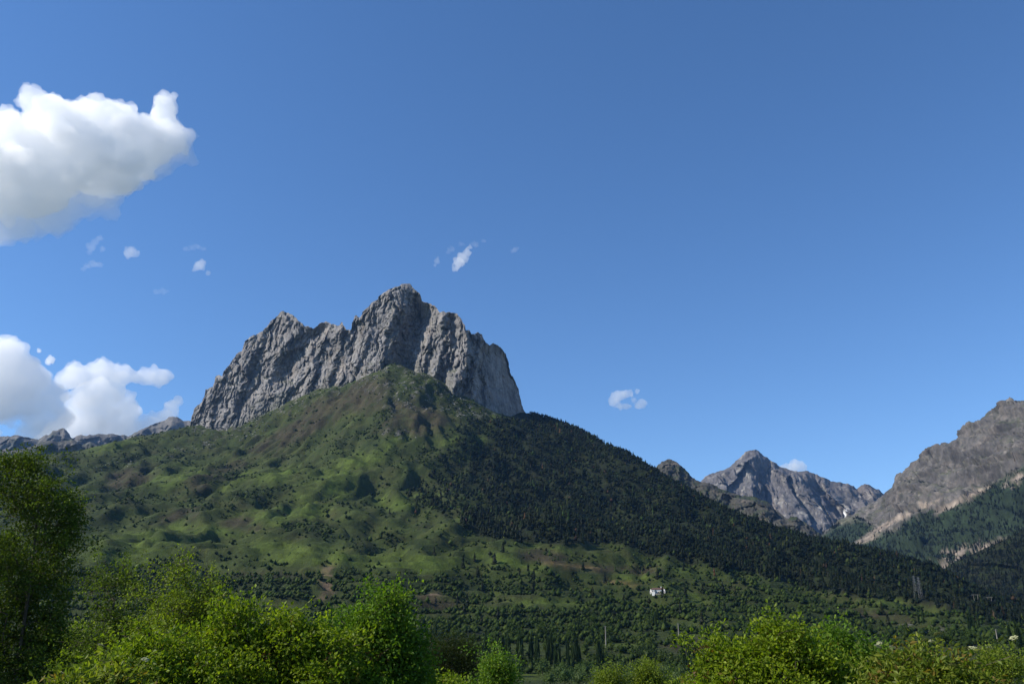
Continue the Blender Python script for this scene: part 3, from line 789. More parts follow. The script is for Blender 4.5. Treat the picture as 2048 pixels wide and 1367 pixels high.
# --- bushes and broadleaved trees on the slope
I = np.where(is_b)[0]
big = bl[I] * R.uniform(0.3, 1, len(I)) + (R.uniform(size=len(I)) < 0.12)
rad = 1.3 + 2.3 * R.uniform(size=len(I)) ** 1.7 + 1.5 * np.clip(big, 0, 1)
hgt = rad * R.uniform(0.8, 1.35, len(I))
tone = R.uniform(size=len(I))
bcol = np.where((tone < 0.45)[:, None], [.020, .034, .007], np.where((tone < 0.8)[:, None], [.031, .051, .009], [.050, .072, .014])) * R.uniform(0.7, 1.3, (len(I), 1))
bpos = PC[I] - np.array([0, 0, .15])
show = rad / d[I] * ((px[I] > 150) & (px[I] < 2048) & (py[I] < 1330))
order = np.argsort(-show)
single, rest = order[:300], order[300:]
bprot = [bush_proto(2, 0.44, .92) for _ in range(8)]
V, Fx, C = merge(bprot, bpos[rest], np.stack([rad, hgt], 1)[rest], R.uniform(0, 6.3, len(rest)), bcol[rest], R.randint(0, 8, len(rest)))
tag(obj('hillside_scrub', mesh_np('hillside_scrub', V, Fx, M_FOREST, C, True)), 'scattered green scrub and bushes dotted over the mountainside', 'scrub', kind='stuff')
bm_ = single_meshes('broadleaf_tree', [bush_proto(150, 0.15, 0.72) for _ in range(4)], [np.array([.022, .038, .008]), np.array([.034, .056, .010]), np.array([.048, .07, .014])])
for k, j in enumerate(single):
    o = obj('broadleaf_tree', bm_[k % len(bm_)], loc=bpos[j])
    o.scale = (rad[j], rad[j], hgt[j] * 1.15); o.rotation_euler = (0, 0, k * 2.1)
    tag(o, ('large ' if rad[j] > 4.6 else 'small ' if rad[j] < 4.0 else 'middling ') + ('dark', 'mid', 'light')[(k % len(bm_)) % 3] + ' green rounded tree ' + zone(bpos[j], [(250, 1250, 'low on the slope at the far left'), (500, 1240, 'low on the slope left of the landslide scar'), (640, 1230, 'just below the landslide scar'), (780, 1260, 'between landslide scar and dark pine'), (900, 1270, 'above the dark pine'), (1020, 1270, 'above the poplar rows'), (1130, 1280, 'left of the tall concrete pole'), (1250, 1290, 'right of the tall concrete pole'), (1310, 1230, 'below the white house'), (1370, 1290, 'by the bare brown patch'), (1460, 1240, 'down the slope right of the white house'), (1600, 1260, 'behind the crested tree'), (1750, 1260, 'behind the flowering elder'), (1880, 1270, 'below the lattice pylons'), (2000, 1290, 'at the far right edge')]), 'tree', 'rounded trees on the lower hillside')
# --- conifers on the right mountain and the wooded spur
def scatter_grid(P, mask, n, h0, h1):
    i = R.randint(0, P.shape[0] - 1, n * 3); j = R.randint(14, P.shape[1] - 1, n * 3)
    kp = R.uniform(size=n * 3) < mask[i, j]
    i, j = i[kp][:n], j[kp][:n]
    a, b = R.uniform(size=(2, len(i), 1))
    p = P[i, j] * (1 - a) * (1 - b) + P[i + 1, j] * a * (1 - b) + P[i, j + 1] * (1 - a) * b + P[i + 1, j + 1] * a * b
    h = R.uniform(h0, h1, len(i))
    return p - np.array([0, 0, 1.0]), np.stack([h * R.uniform(.2, .28, len(i)), h], 1)
cp3 = [conifer_proto(4, 2, 3, 0.22) for _ in range(4)]
for nm, lb, P_, mk, cnt, h0, h1 in (('mountain_forest', 'dark forest on the lower flank of the right mountain', RM_P, RM_F, 9000, 9, 18), ('spur_forest', 'dark conifers covering the spur at the right edge', SP_P, np.ones(SP_P.shape[:2]), 4500, 8, 15)):
    p, s = scatter_grid(P_, mk, cnt, h0, h1)
    cc = np.array([.006, .010, .0058]) * R.uniform(.6, 1.5, (len(p), 1))
    V, Fx, C = merge(cp3, p, s, R.uniform(0, 6.3, len(p)), cc, R.randint(0, 4, len(p)))
    tag(obj(nm, mesh_np(nm, V, Fx, M_FOREST, C)), lb, 'forest', kind='stuff')
# --- poplars on the valley floor and along the terraces
pm = []
for k in range(4):
    v, f = poplar_proto(170)
    for c in (np.array([.022, .040, .012]), np.array([.032, .052, .016])):
        pm.append(mesh_np('poplar_crown', v, f, M_FOREST, np.broadcast_to(c, v.shape) * R.uniform(.7, 1.3, (len(v), 1))))
def tube(pts, rad, ns=6):
    pts = np.asarray(pts, float); rad = np.broadcast_to(rad, len(pts))
    V = []
    a = np.arange(ns) / ns * 2 * math.pi
    for i, p in enumerate(pts):
        t = pts[min(i + 1, len(pts) - 1)] - pts[max(i - 1, 0)]
        t = t / (np.linalg.norm(t) + 1e-9)
        r = np.cross(t, [0.3, 1, 0.1] if abs(t[1]) < .9 else [1, 0, .1]); r /= np.linalg.norm(r)
        b = np.cross(t, r)
        V.append(p + rad[i] * (np.cos(a)[:, None] * r + np.sin(a)[:, None] * b))
    V = np.concatenate(V)
    F = [(i * ns + k, i * ns + (k + 1) % ns, (i + 1) * ns + (k + 1) % ns, (i + 1) * ns + k) for i in range(len(pts) - 1) for k in range(ns)]
    F = np.array(F)
    return V, np.concatenate([F[:, [0, 1, 2]], F[:, [0, 2, 3]]])
tv, tf = tube([(0, 0, -0.03), (0, 0, .5), (.0, 0, .9)], [.16, .12, .04])
ptm = mesh_np('poplar_trunk', tv, tf, M_BARK)
def on_hill(px, py, D0=300, D1=3000):
    """place where the ray of a photo pixel meets the hill"""
    Ds = np.arange(D0, D1, 3.0)
    P = at(np.full(len(Ds), px), np.full(len(Ds), py), Ds)
    below = P[:, 2] < hz(P[:, 0], P[:, 1])
    k = np.argmax(below) if below.any() else len(Ds) - 1
    p = P[k]
    return np.array([p[0], p[1], float(hz(p[0], p[1]))])
POP = []
rr = random.Random(5)
for x0, x1, nn, yb, h0, h1, wh in ((970, 1045, 14, 1330, 12, 22, 'in the long row right of the dark pine'), (1060, 1105, 10, 1335, 12, 24, 'in the tallest row at bottom centre'), (1108, 1140, 5, 1340, 10, 16, 'in the short row right of the tallest row'), (850, 872, 3, 1290, 10, 18, 'above the dark pine'), (1145, 1165, 3, 1330, 14, 20, 'in the trio left of the concrete pole'), (635, 668, 4, 1245, 10, 15, 'below the landslide scar'), (1366, 1400, 5, 1345, 14, 20, 'at the left foot of the crested tree'), (1305, 1330, 4, 1250, 9, 15, 'below the white house'), (1930, 1972, 5, 1262, 12, 18, 'in the pale row near the right edge'), (1835, 1850, 3, 1245, 9, 13, 'below the two lattice pylons'), (2015, 2045, 4, 1300, 12, 18, 'at the very right edge'), (1195, 1215, 2, 1330, 12, 18, 'at the foot of the concrete pole'), (1150, 1162, 2, 1265, 8, 12, 'on the terrace up left of the concrete pole'), (1410, 1424, 2, 1290, 9, 12, 'just above the crested tree')):
    for k in range(nn):
        POP.append((rr.uniform(x0, x1), yb + rr.uniform(-14, 10), rr.uniform(h0, h1), wh))
for k, (x, y, h, wh) in enumerate(POP):
    p = on_hill(x, y)
    o = thing('poplar_tree', 'slender upright poplar ' + wh, 'poplar', p, 'poplars in the valley')
    o.rotation_euler = (0, 0, k * 1.3)
    c_ = obj('crown', pm[k % len(pm)], o); c_.scale = (h * .095, h * .095, h)
    t_ = obj('trunk', ptm, o); t_.scale = (h * .1, h * .1, h)
wm = single_meshes('willow_crown', [bush_proto(420, 0.10, 0.7) for _ in range(3)], [np.array([.050, .082, .022]), np.array([.064, .096, .028])])
for k, (x, y, r_, lb) in enumerate([(1035, 1352, 5.5, 'left of the small meadow'), (1085, 1350, 6, 'on the small meadow below the poplars'), (1118, 1356, 5, 'right of the small meadow'), (1140, 1362, 4.5, 'left of the left poplar top'), (1170, 1352, 5.5, 'behind the left poplar top'), (1262, 1356, 5, 'between the two poplar tops'), (1340, 1358, 5.5, 'right of the right poplar top'), (1365, 1352, 4.5, 'beside the poplars left of the crested tree'), (1065, 1340, 4.2, 'under the tallest poplar row'), (1240, 1345, 4.4, 'above the gap between the poplar tops'), (1010, 1345, 4.6, 'right of the small bright green tree'), (1195, 1360, 5, 'left of and touching the left poplar top'), (1012, 1372, 5.5, 'at the bottom edge below the small bright green tree'), (1100, 1374, 5, 'at the bottom edge right of the small meadow'), (1130, 1371, 5.5, 'at the bottom edge left of the poplar tops'), (1160, 1374, 5, 'at the bottom edge under the left poplar top'), (1265, 1373, 5.5, 'at the bottom edge between the poplar tops'), (1355, 1374, 5.5, 'at the bottom edge left of the crested tree')]):
    p = on_hill(x, y)
    o = thing('willow_tree', 'soft pale green willow ' + lb, 'willow', p, 'willows on the valley floor')
    c_ = obj('crown', wm[k % len(wm)], o, (0, 0, r_ * .25)); c_.scale = (r_, r_, r_ * 1.1); c_.rotation_euler = (0, 0, k)
    t_ = obj('trunk', ptm, o); t_.scale = (r_ * .35, r_ * .35, r_ * 1.2)
# --- pale boulders under the wall
I = np.where(vis & (R.uniform(size=len(d)) < 0.3 * m['stony'] * sstep(0.0, 0.4, m['w3'] + .2)) & (d > 1700))[0]
s = R.uniform(0.6, 3.2, len(I)) ** 1.0
bp_ = []
for k in range(6):
    v, f = ico(); bp_.append((v * R.uniform(.6, 1.2, (12, 1)) * np.array([1, 1, .8]), f))
V, Fx, C = merge(bp_, PC[I], np.stack([s, s], 1), R.uniform(0, 6.3, len(I)), np.array([.20, .19, .175]) * R.uniform(.6, 1.3, (len(I), 1)), R.randint(0, 6, len(I)))
tag(obj('boulder_scree', mesh_np('boulder_scree', V, Fx, M_ROCK, C)), 'pale grey boulders strewn below the rock wall', 'boulders', kind='stuff')

# ------------------------------------------------------------------ clouds: lumpy closed bodies of even vapour
def cloud_mat(name, dens):
    m, t, out = newmat(name)
    v = nd(t, 'ShaderNodeVolumePrincipled')
    v.inputs['Color'].default_value = (1.0, 1.0, 1.0, 1)
    v.inputs['Density'].default_value = dens
    v.inputs['Anisotropy'].default_value = 0.2
    t.links.new(v.outputs[0], out.inputs['Volume'])
    return m
def fuse(Vs, Fs, vox):
    """one closed skin round all the overlapping bodies"""
    tmp = bpy.data.objects.new('tmp', mesh_np('tmp', Vs, Fs))
    COL.objects.link(tmp)
    md = tmp.modifiers.new('r', 'REMESH'); md.mode = 'VOXEL'; md.voxel_size = vox
    dg = bpy.context.evaluated_depsgraph_get()
    ev = tmp.evaluated_get(dg); em = ev.to_mesh()
    nv = len(em.vertices)
    P = np.empty(nv * 3, np.float32); em.vertices.foreach_get('co', P); P = P.reshape(-1, 3).astype(float)
    Nn = np.empty(nv * 3, np.float32); em.vertices.foreach_get('normal', Nn); Nn = Nn.reshape(-1, 3)
    em.calc_loop_triangles()
    T = np.empty(len(em.loop_triangles) * 3, np.int32); em.loop_triangles.foreach_get('vertices', T); T = T.reshape(-1, 3)
    ev.to_mesh_clear()
    bpy.data.objects.remove(tmp)
    return P, Nn, T
def cloud(label, D, blobs, dens, puff=(12, 5), voxel=0.012, disp=0.10, seed=1, name='cloud', wisp=1.0, parent=None):
    """blobs (px, py, r_px) at the horizontal distance D; each grows smaller puffs, then all are fused and roughened"""
    rs = np.random.RandomState(seed)
    S = []
    m_px = D / F_
    for b in blobs:
        x, y, r = b[:3]
        fl = b[3] if len(b) > 3 else 1.0
        c = at(x, y, D + rs.uniform(-.35, .35) * r * m_px * 1.5)
        k = np.linalg.norm(c) / F_
        R0 = r * k
        S.append((c, R0, fl))
        for i in range(puff[0]):
            d = rs.normal(size=3); d[2] = d[2] * 0.8 + 0.25; d /= np.linalg.norm(d)
            c1 = c + d * R0 * np.array([1, 1, fl]) * rs.uniform(.75, 1.0)
            R1 = R0 * rs.uniform(.26, .46)
            S.append((c1, R1, 1.0))
            for j in range(puff[1]):
                e = rs.normal(size=3); e /= np.linalg.norm(e); e = e + d * .6; e /= np.linalg.norm(e)
                S.append((c1 + e * R1 * .9, R1 * rs.uniform(.28, .5), 1.0))
    ctr = np.mean([s[0] for s in S], 0)
    v0, f0 = ico()
    bmx = bmesh.new(); bmesh.ops.create_icosphere(bmx, subdivisions=2, radius=1)
    v0 = np.array([v.co[:] for v in bmx.verts]); f0 = np.array([[v.index for v in f.verts] for f in bmx.faces]); bmx.free()
    Vs = np.concatenate([v0 * np.array([1, 1, fl]) * r + c - ctr for c, r, fl in S])
    Fs = np.concatenate([f0 + k * len(v0) for k in range(len(S))])
    ext = (Vs.max(0) - Vs.min(0)).max()
    P, Nn, T = fuse(Vs, Fs, ext * voxel)
    L = ext * disp
    q = (P + ctr) / L
    dn = fbm(q, 3, .55) * 0.5 + fbm(q * 3.1 + 9, 4, .66) * 0.46 * wisp
    P = P + Nn * (dn * L)[:, None]
    P, Nn, T = fuse(P, T, ext * voxel * 1.2)
    o = obj(name, mesh_np(name, P, T, cloud_mat(name, dens), smooth=True), loc=ctr)
    if parent is not None:
        o.parent = parent; o.location = ctr - np.array(parent.location)
        return o
    return tag(o, label, 'cloud')
big = cloud('big bright cumulus cloud with a tall horn at its right end', 6500,
      [(-30, 345, 60), (20, 290, 48), (60, 350, 75), (110, 250, 52), (150, 300, 62), (200, 250, 44), (235, 240, 34), (230, 310, 62), (290, 290, 48), (325, 245, 26), (330, 212, 20), (332, 198, 15), (345, 285, 24), (180, 350, 36), (100, 385, 30), (20, 390, 40), (-40, 290, 40)], .0085, (14, 7), .0068, .06, 3)
cloud(None, 6450, [(350, 285, 34), (374, 272, 14), (300, 325, 32), (200, 370, 46), (250, 352, 26), (110, 410, 46), (40, 425, 50), (-30, 440, 50), (60, 455, 22), (112, 458, 14), (10, 474, 14), (150, 400, 30)], .0032, (12, 6), .014, .09, 33, name='veil', wisp=1.5, parent=big)
cloud('grey-bottomed cloud low on the left edge above the far ridge', 15000,
      [(-20, 745, 52), (80, 790, 24), (100, 812, 24), (112, 785, 20), (75, 832, 24), (98, 850, 24), (70, 862, 22), (60, 880, 18), (122, 835, 22), (15, 712, 28), (40, 735, 30), (60, 760, 34), (0, 790, 45), (50, 790, 34), (25, 700, 18), (10, 830, 20, .6), (50, 826, 22, .6), (90, 815, 16, .6), (-10, 868, 10, .5)], .0038, (11, 6), .0135, .08, 4)
cloud('white arching cloud low behind the far left ridge', 15500,
      [(135, 760, 22, .8), (165, 750, 24, .8), (205, 745, 26, .7), (240, 752, 22, .7), (270, 755, 16, .7), (300, 752, 17), (322, 755, 17), (215, 790, 30), (180, 800, 34), (245, 820, 30), (200, 840, 36), (150, 850, 30), (110, 870, 24), (250, 860, 30), (300, 850, 20), (345, 815, 13), (355, 800, 9), (330, 835, 18), (90, 885, 20), (280, 880, 26), (340, 870, 24)], .0038, (11, 6), .012, .075, 5)
cloud('tiny detached puff between the two low left clouds', 15200, [(101, 719, 7), (96, 724, 5), (78, 701, 4)], .010, (8, 3), .02, .12, 6)
cloud('small bright wispy cloud above the right shoulder of the massif', 9000, [(918, 525, 11), (926, 515, 11), (934, 506, 8), (910, 537, 6), (940, 495, 5, .6)], .0058, (10, 4), .018, .14, 7, wisp=1.6)
cloud('faint streaky wisp just above the small bright cloud', 9050, [(905, 497, 7, .5), (925, 490, 6, .5), (950, 488, 7, .5), (968, 481, 5, .5), (898, 505, 4)], .0014, (8, 4), .018, .16, 8, wisp=1.8)
cloud('tiny wisp left of the small bright cloud', 9020, [(874, 522, 6), (870, 530, 4), (876, 515, 3)], .0026, (8, 3), .03, .16, 9, wisp=1.6)
cloud('tiny pale wisp alone to the right of the bright wispy cloud', 9100, [(1030, 499, 5), (1025, 502, 4), (1036, 496, 3)], .0022, (7, 3), .03, .16, 10, wisp=1.6)
cloud('small broken cloud alone in the blue between massif and pyramid peak', 10500, [(1232, 795, 11), (1240, 790, 10), (1252, 788, 9), (1226, 803, 9), (1262, 787, 6), (1274, 782, 5), (1284, 806, 9), (1276, 812, 7), (1255, 812, 9, .5), (1240, 812, 9, .6), (1268, 800, 5)], .0052, (9, 4), .016, .12, 11, wisp=1.5)
cloud('low white cloud peeking from behind the pyramid peak', 15000, [(1585, 935, 14, .7), (1598, 930, 11, .8), (1604, 936, 9), (1570, 935, 10, .6), (1590, 925, 8)], .0045, (9, 4), .02, .12, 12)
cloud('small round puff to the right under the big cumulus', 9500, [(258, 505, 9), (264, 503, 9), (272, 507, 7), (256, 510, 6)], .0034, (8, 4), .025, .15, 13, wisp=1.6)
cloud('ragged wisp hanging under the big cumulus', 9500, [(183, 494, 8), (190, 484, 6), (200, 477, 6, .6), (178, 505, 4), (206, 498, 5)], .0016, (8, 4), .02, .16, 14, wisp=1.8)
cloud('thin slanting wisp below the ragged wisp', 9500, [(188, 528, 8, .5), (175, 533, 6, .5), (165, 538, 5, .5), (200, 529, 6, .5)], .0018, (8, 4), .02, .16, 15, wisp=1.8)
cloud('small bright puff left above the massif', 9500, [(399, 531, 9), (404, 526, 7), (393, 536, 6), (416, 546, 5), (388, 539, 4)], .0046, (9, 4), .022, .14, 16, wisp=1.5)
cloud('thin horizontal streak above the small bright puff', 9500, [(372, 498, 6, .5), (384, 495, 6, .5), (396, 494, 6, .5), (408, 497, 5, .5)], .0013, (8, 4), .02, .16, 17, wisp=1.8)
cloud('very faint wisp left of the massif summit line', 9500, [(313, 584, 7, .6), (325, 582, 7, .6), (333, 583, 5, .6)], .0009, (8, 4), .03, .16, 18, wisp=1.8)

# ------------------------------------------------------------------ haze
m, t, out = newmat('haze')
v = nd(t, 'ShaderNodeVolumePrincipled')
v.inputs['Color'].default_value = (0.25, 0.51, 1.0, 1)
v.inputs['Density'].default_value = 1.55e-5
v.inputs['Anisotropy'].default_value = 0.2
t.links.new(v.outputs[0], out.inputs['Volume'])
x0, x1, y0, y1, z0, z1 = -8000, 8000, -2000, 11000, -61.5, 1990
V = np.array([(x, y, z) for x in (x0, x1) for y in (y0, y1) for z in (z0, z1)], float)
Fh = np.array([(0, 1, 3, 2), (4, 6, 7, 5), (0, 4, 5, 1), (2, 3, 7, 6), (0, 2, 6, 4), (1, 5, 7, 3)])
tag(obj('haze', mesh_np('haze', V, Fh, m)), 'thin blue haze filling the air of the valley', kind='stuff')

# ------------------------------------------------------------------ foreground trees
def grow(base, top, pts, rs, step=0.22, tip=0.004, lift=0.25):
    """skeleton from a trunk (base to top) out to every clump centre; returns node positions, parents, radii, leaf-node ids"""
    L = np.linalg.norm(top - base)
    nt_ = max(int(L / step), 3)
    w = rs.normal(size=3) * 0.04 * L; w[2] = 0
    nodes = [base + (top - base) * (i / nt_) + w * math.sin(math.pi * i / nt_) for i in range(nt_ + 1)]
    par = [-1] + list(range(nt_))
    N = np.zeros((nt_ + 1 + len(pts) * 30, 3)); N[:nt_ + 1] = nodes
    k = nt_ + 1
    h0 = 0.12 * L
    order = np.argsort(np.min(np.linalg.norm(pts[:, None, :] - N[None, :k:3], axis=2), 1))
    tips = []
    for i in order:
        p = pts[i]
        dv = p - N[:k]
        dist = np.linalg.norm(dv, axis=1)
        cost = dist * (1 + 0.9 * np.clip(-dv[:, 2] / (dist + 1e-6) + 0.15, 0, 1.2)) + 5 * (np.arange(k) < nt_ * 0.18)
        j = int(np.argmin(cost))
        a = N[j].copy(); d_ = dist[j]
        n = min(max(int(d_ / step), 1), 28)
        ctrl = (a + p) / 2 + np.array([0, 0, -lift * d_ * 0.3]) + rs.normal(size=3) * 0.06 * d_
        pj = j
        for s in range(1, n + 1):
            t = s / n
            N[k] = (1 - t) ** 2 * a + 2 * t * (1 - t) * ctrl + t * t * p
            par.append(pj); pj = k; k += 1
            if k >= len(N) - 2: break
        tips.append((k - 1, i))
        if k >= len(N) - 32: break
    N = N[:k]; par = np.array(par[:k])
    r = np.zeros(k)
    for i in range(k - 1, -1, -1):
        r[i] = max(r[i], tip ** 2.3) if r[i] == 0 else r[i]
        if par[i] >= 0: r[par[i]] += r[i]
    return N, par, r ** (1 / 2.3), tips
def limbs_mesh(N, par, r, rmax, name='trunk'):
    r = np.minimum(r, rmax) 
    i = np.arange(len(N)); i = i[par >= 0]
    a, b, ra, rb = N[par[i]], N[i], np.minimum(r[par[i]], r[i] * 1.6), r[i]
    t = b - a; t /= np.linalg.norm(t, axis=1)[:, None] + 1e-9
    ref = np.where(np.abs(t[:, 2:3]) > .8, [[1, .1, 0]], [[.1, .2, 1]])
    u = np.cross(t, ref); u /= np.linalg.norm(u, axis=1)[:, None] + 1e-9
    v = np.cross(t, u)
    ns = 5
    ang = np.arange(ns) / ns * 2 * math.pi
    ring = np.cos(ang)[None, :, None] * u[:, None] + np.sin(ang)[None, :, None] * v[:, None]
    V = np.stack([a[:, None] + ring * ra[:, None, None], b[:, None] + ring * rb[:, None, None]], 1)
    base = (np.arange(len(i)) * 2 * ns)[:, None, None]
    kk = np.arange(ns); k2 = (kk + 1) % ns
    F = np.stack([kk, k2, k2 + ns, kk + ns], 1)[None] + base
    return mesh_np(name, V.reshape(-1, 3), F.reshape(-1, 4), M_BARK, smooth=True)
def leaves(cent, dirs, n_per, shoot, spread, size, cols, rs, droop=0.1, wide=0.62, upn=0.55):
    """leaf blades set along short shoots from each clump centre"""
    n = len(cent) * n_per
    c = np.repeat(cent, n_per, 0); d = np.repeat(dirs, n_per, 0)
    t = rs.uniform(-0.35, 1, (n, 1))
    p = c + d * t * shoot + rs.normal(size=(n, 3)) * spread * (1.15 - 0.6 * np.clip(t, 0, 1)) * np.array([1, 1, .75])
    ax = d * 0.5 + rs.normal(size=(n, 3)) * .7; ax[:, 2] -= droop
    ax /= np.linalg.norm(ax, axis=1)[:, None]
    nn = rs.normal(size=(n, 3)) * .75; nn[:, 2] += upn
    nn -= ax * (nn * ax).sum(1)[:, None]; nn /= np.linalg.norm(nn, axis=1)[:, None] + 1e-9
    sd = np.cross(nn, ax)
    s = size * rs.uniform(.65, 1.25, (n, 1))
    V = np.stack([p, p + ax * s * .45 + sd * s * wide * .5 + nn * s * .07, p + ax * s - nn * s * .08, p + ax * s * .45 - sd * s * wide * .5 + nn * s * .07], 1)
    k = (np.arange(n) * 4)[:, None]
    F = np.concatenate([k + np.array([[0, 1, 2]]), k + np.array([[0, 2, 3]])])
    pal, wt = cols
    pal = np.array(pal, float)
    ci = rs.choice(len(pal), len(cent), p=np.array(wt) / sum(wt))
    C = np.repeat(pal[ci], n_per, 0) * rs.uniform(.72, 1.28, (n, 1))
    return V.reshape(-1, 3), F, np.repeat(C[:, None], 4, 1).reshape(-1, 3)
MAPLE = ([(.160, .220, .014), (.115, .170, .012), (.210, .262, .022), (.17, .15, .02), (.12, .07, .02)], [50, 30, 16, 2.5, 1.2])
BLUEG = ([(.105, .185, .018), (.082, .152, .018), (.145, .215, .022)], [50, 30, 20])
DARKT = ([(.052, .080, .013), (.070, .104, .015), (.105, .150, .018)], [50, 32, 18])
LIGHT = ([(.145, .190, .022), (.175, .220, .026), (.110, .152, .020)], [50, 25, 25])
ELDER = ([(.140, .180, .022), (.185, .210, .030), (.185, .135, .030), (.100, .138, .018)], [45, 25, 14, 25])
PINE = ([(.024, .037, .010), (.032, .046, .012)], [60, 40])
def fg_tree(name, label, cat, D, base_px, lobes, n_clump, n_leaf, cols, size=.075, shoot=.22, spread=.09, seed=1, depth=1.0, top=None, rmax=.16, shell=.5, up=.8, umbel=0, wide=.62, sprigs=0, sprig_len=.5, mat=None, droop=.1, clus=.15, dy=.34):
    """lobes: ellipses (px, py, rx, ry[, weight]) of the crown; depth: crown depth as a share of its half width"""
    rs = np.random.RandomState(seed)
    k = D / F_
    lobes = [(l[0], l[1] + dy / k) + tuple(l[2:]) for l in lobes]
    wts = np.array([(l[4] if len(l) > 4 else 1.0) * l[2] * l[3] for l in lobes]); wts /= wts.sum()
    li = rs.choice(len(lobes), n_clump, p=wts)
    L = np.array([l[:4] for l in lobes])[li]
    nsub = max(n_clump // 15, 8)
    li = li[:nsub]; L = L[:nsub]
    d = rs.normal(size=(nsub, 3)); d /= np.linalg.norm(d, axis=1)[:, None]
    d = d * rs.uniform(0, 1, (nsub, 1)) ** (1 / 3 * (1 - shell) + 0.05)
    sub_ = at(L[:, 0] + d[:, 0] * L[:, 2], L[:, 1] - d[:, 2] * L[:, 3], D + d[:, 1] * L[:, 2] * k * depth)
    si = rs.randint(0, nsub, n_clump)
    sw = clus * rs.uniform(.55, 1.25, nsub)[si][:, None]
    pts = sub_[si] + rs.normal(size=(n_clump, 3)) * sw * np.array([1, 1, .7])
    bx = at(base_px, 1290, D)
    gz = float(hz(bx[0], bx[1]))
    base = np.array([bx[0], bx[1], gz - 0.05])
    zc = np.median(pts[:, 2])
    ctr = np.array([np.median(pts[:, 0]), np.median(pts[:, 1]), 0])
    tp = np.array([ctr[0] * .6 + base[0] * .4, ctr[1] * .6 + base[1] * .4, zc if top is None else at(base_px, top, D)[2]])
    pts = pts[pts[:, 2] > gz + 0.25]
    if sprigs:
        hi = np.argsort(-pts[:, 2] + rs.uniform(0, .5, len(pts)))[:sprigs]
        ext = pts[hi] + np.stack([rs.normal(size=sprigs) * .12, rs.normal(size=sprigs) * .12, rs.uniform(.3, 1, sprigs) * sprig_len], 1)
        pts = np.concatenate([pts, ext])
    root = thing(name, label, cat, base)
    N, par, r, tips = grow(base, tp, pts, rs)
    obj('trunk', limbs_mesh(N - base, par, r, rmax), root)
    tn = np.array([t_[0] for t_ in tips])
    cent = N[tn]
    dirs = cent - N[par[par[tn]]]
    dirs = dirs / (np.linalg.norm(dirs, axis=1)[:, None] + 1e-9)
    dirs[:, 2] += up * .6
    dirs /= np.linalg.norm(dirs, axis=1)[:, None]
    V, F, C = leaves(cent - base, dirs, n_leaf, shoot, spread, size, cols, rs, droop=droop, wide=wide)
    cr = obj('crown', mesh_np('crown', V, F, mat or M_LEAF, C), root)
    if umbel:
        hi = np.argsort(-(cent[:, 2] - 0.35 * np.abs(cent[:, 1] - cent[:, 1].min())) + rs.uniform(0, .6, len(cent)))[:umbel]
        for j, h in enumerate(hi):
            rad = rs.uniform(.03, .055)
            nfl = 60
            a = rs.uniform(0, 6.3, nfl); q = rad * np.sqrt(rs.uniform(0, 1, nfl))
            pp = np.stack([np.cos(a) * q, np.sin(a) * q, .02 * np.cos(q / rad * 1.5) + rs.normal(size=nfl) * .004], 1)
            e = .009
            Vq = np.concatenate([pp + np.array(o_) * e for o_ in ((-1, -1, 0), (1, -1, .3), (1, 1, 0), (-1, 1, .3))]).reshape(4, nfl, 3).transpose(1, 0, 2).reshape(-1, 3)
            sv, sf = tube([(0, 0, -.12), (0, 0, .0)], [.004, .003], 4)
            fl = obj('flower_head', mesh_np('flower_head', Vq, np.arange(4 * nfl).reshape(nfl, 4), M_UMBEL), root, loc=cent[h] - base + np.array([0, 0, .14]) + dirs[h] * .08)
            fl.rotation_euler = (rs.uniform(-.35, .35), rs.uniform(-.35, .35), 0)
    return root
M_LEAF_DULL = leaf_mat('dull_leaf', .38, .1)
M_UMBEL = surf_mat('cream_blossom', (30.0,), 0, 1, .8, 1.15, base=(.42, .43, .24))

fg_tree('tall_tree', 'tall dark leafy tree filling the left edge of the picture', 'tree', 30, 40,
        [(-60, 1020, 70, 110), (20, 970, 55, 68), (85, 985, 55, 55), (125, 985, 30, 55), (60, 1080, 70, 90), (-20, 1130, 90, 110), (120, 1060, 42, 60), (80, 1190, 60, 110), (10, 1260, 90, 120), (95, 1290, 45, 100), (40, 925, 30, 28), (-10, 920, 35, 30), (-60, 1300, 80, 130), (60, 1380, 70, 90), (138, 1040, 18, 50), (112, 1130, 18, 60)], 2200, 27, DARKT, size=.088, shoot=.3, spread=.13, mat=M_LEAF_DULL, seed=21, clus=.27, depth=1.2, top=960, rmax=.2, shell=.3, sprigs=50, sprig_len=.3)
fg_tree('slim_tree', 'slim young tree with leaning stems beside the tall dark tree', 'tree', 22, 215,
        [(200, 1150, 32, 22), (175, 1130, 16, 20), (235, 1160, 22, 30), (262, 1150, 12, 24), (215, 1210, 34, 30), (195, 1250, 34, 40), (240, 1230, 26, 34), (225, 1290, 50, 40)], 420, 18, (DARKT[0], [30, 40, 30]), size=.062, shoot=.2, spread=.09, seed=22, clus=.2, top=1180, rmax=.05, sprigs=20)
fg_tree('slim_tree', 'thin light-leaved sapling between the slim tree and the feathery tree', 'tree', 20, 300,
        [(292, 1165, 18, 16), (300, 1195, 20, 26), (285, 1220, 20, 22), (310, 1240, 24, 30), (295, 1285, 30, 30)], 220, 18, LIGHT, size=.058, shoot=.18, spread=.08, seed=23, top=1170, rmax=.04, sprigs=10)
fg_tree('feathery_tree', 'feathery light green tree rising above the leafy bushes on the left', 'tree', 19, 385,
        [(378, 1112, 22, 22), (345, 1125, 16, 18), (370, 1150, 34, 28), (410, 1155, 20, 30), (385, 1195, 44, 38), (350, 1215, 30, 34), (425, 1215, 28, 40), (390, 1260, 54, 50), (440, 1270, 34, 40)], 760, 20, LIGHT, size=.058, shoot=.2, spread=.08, seed=24, top=1120, rmax=.06, sprigs=30, sprig_len=.35)
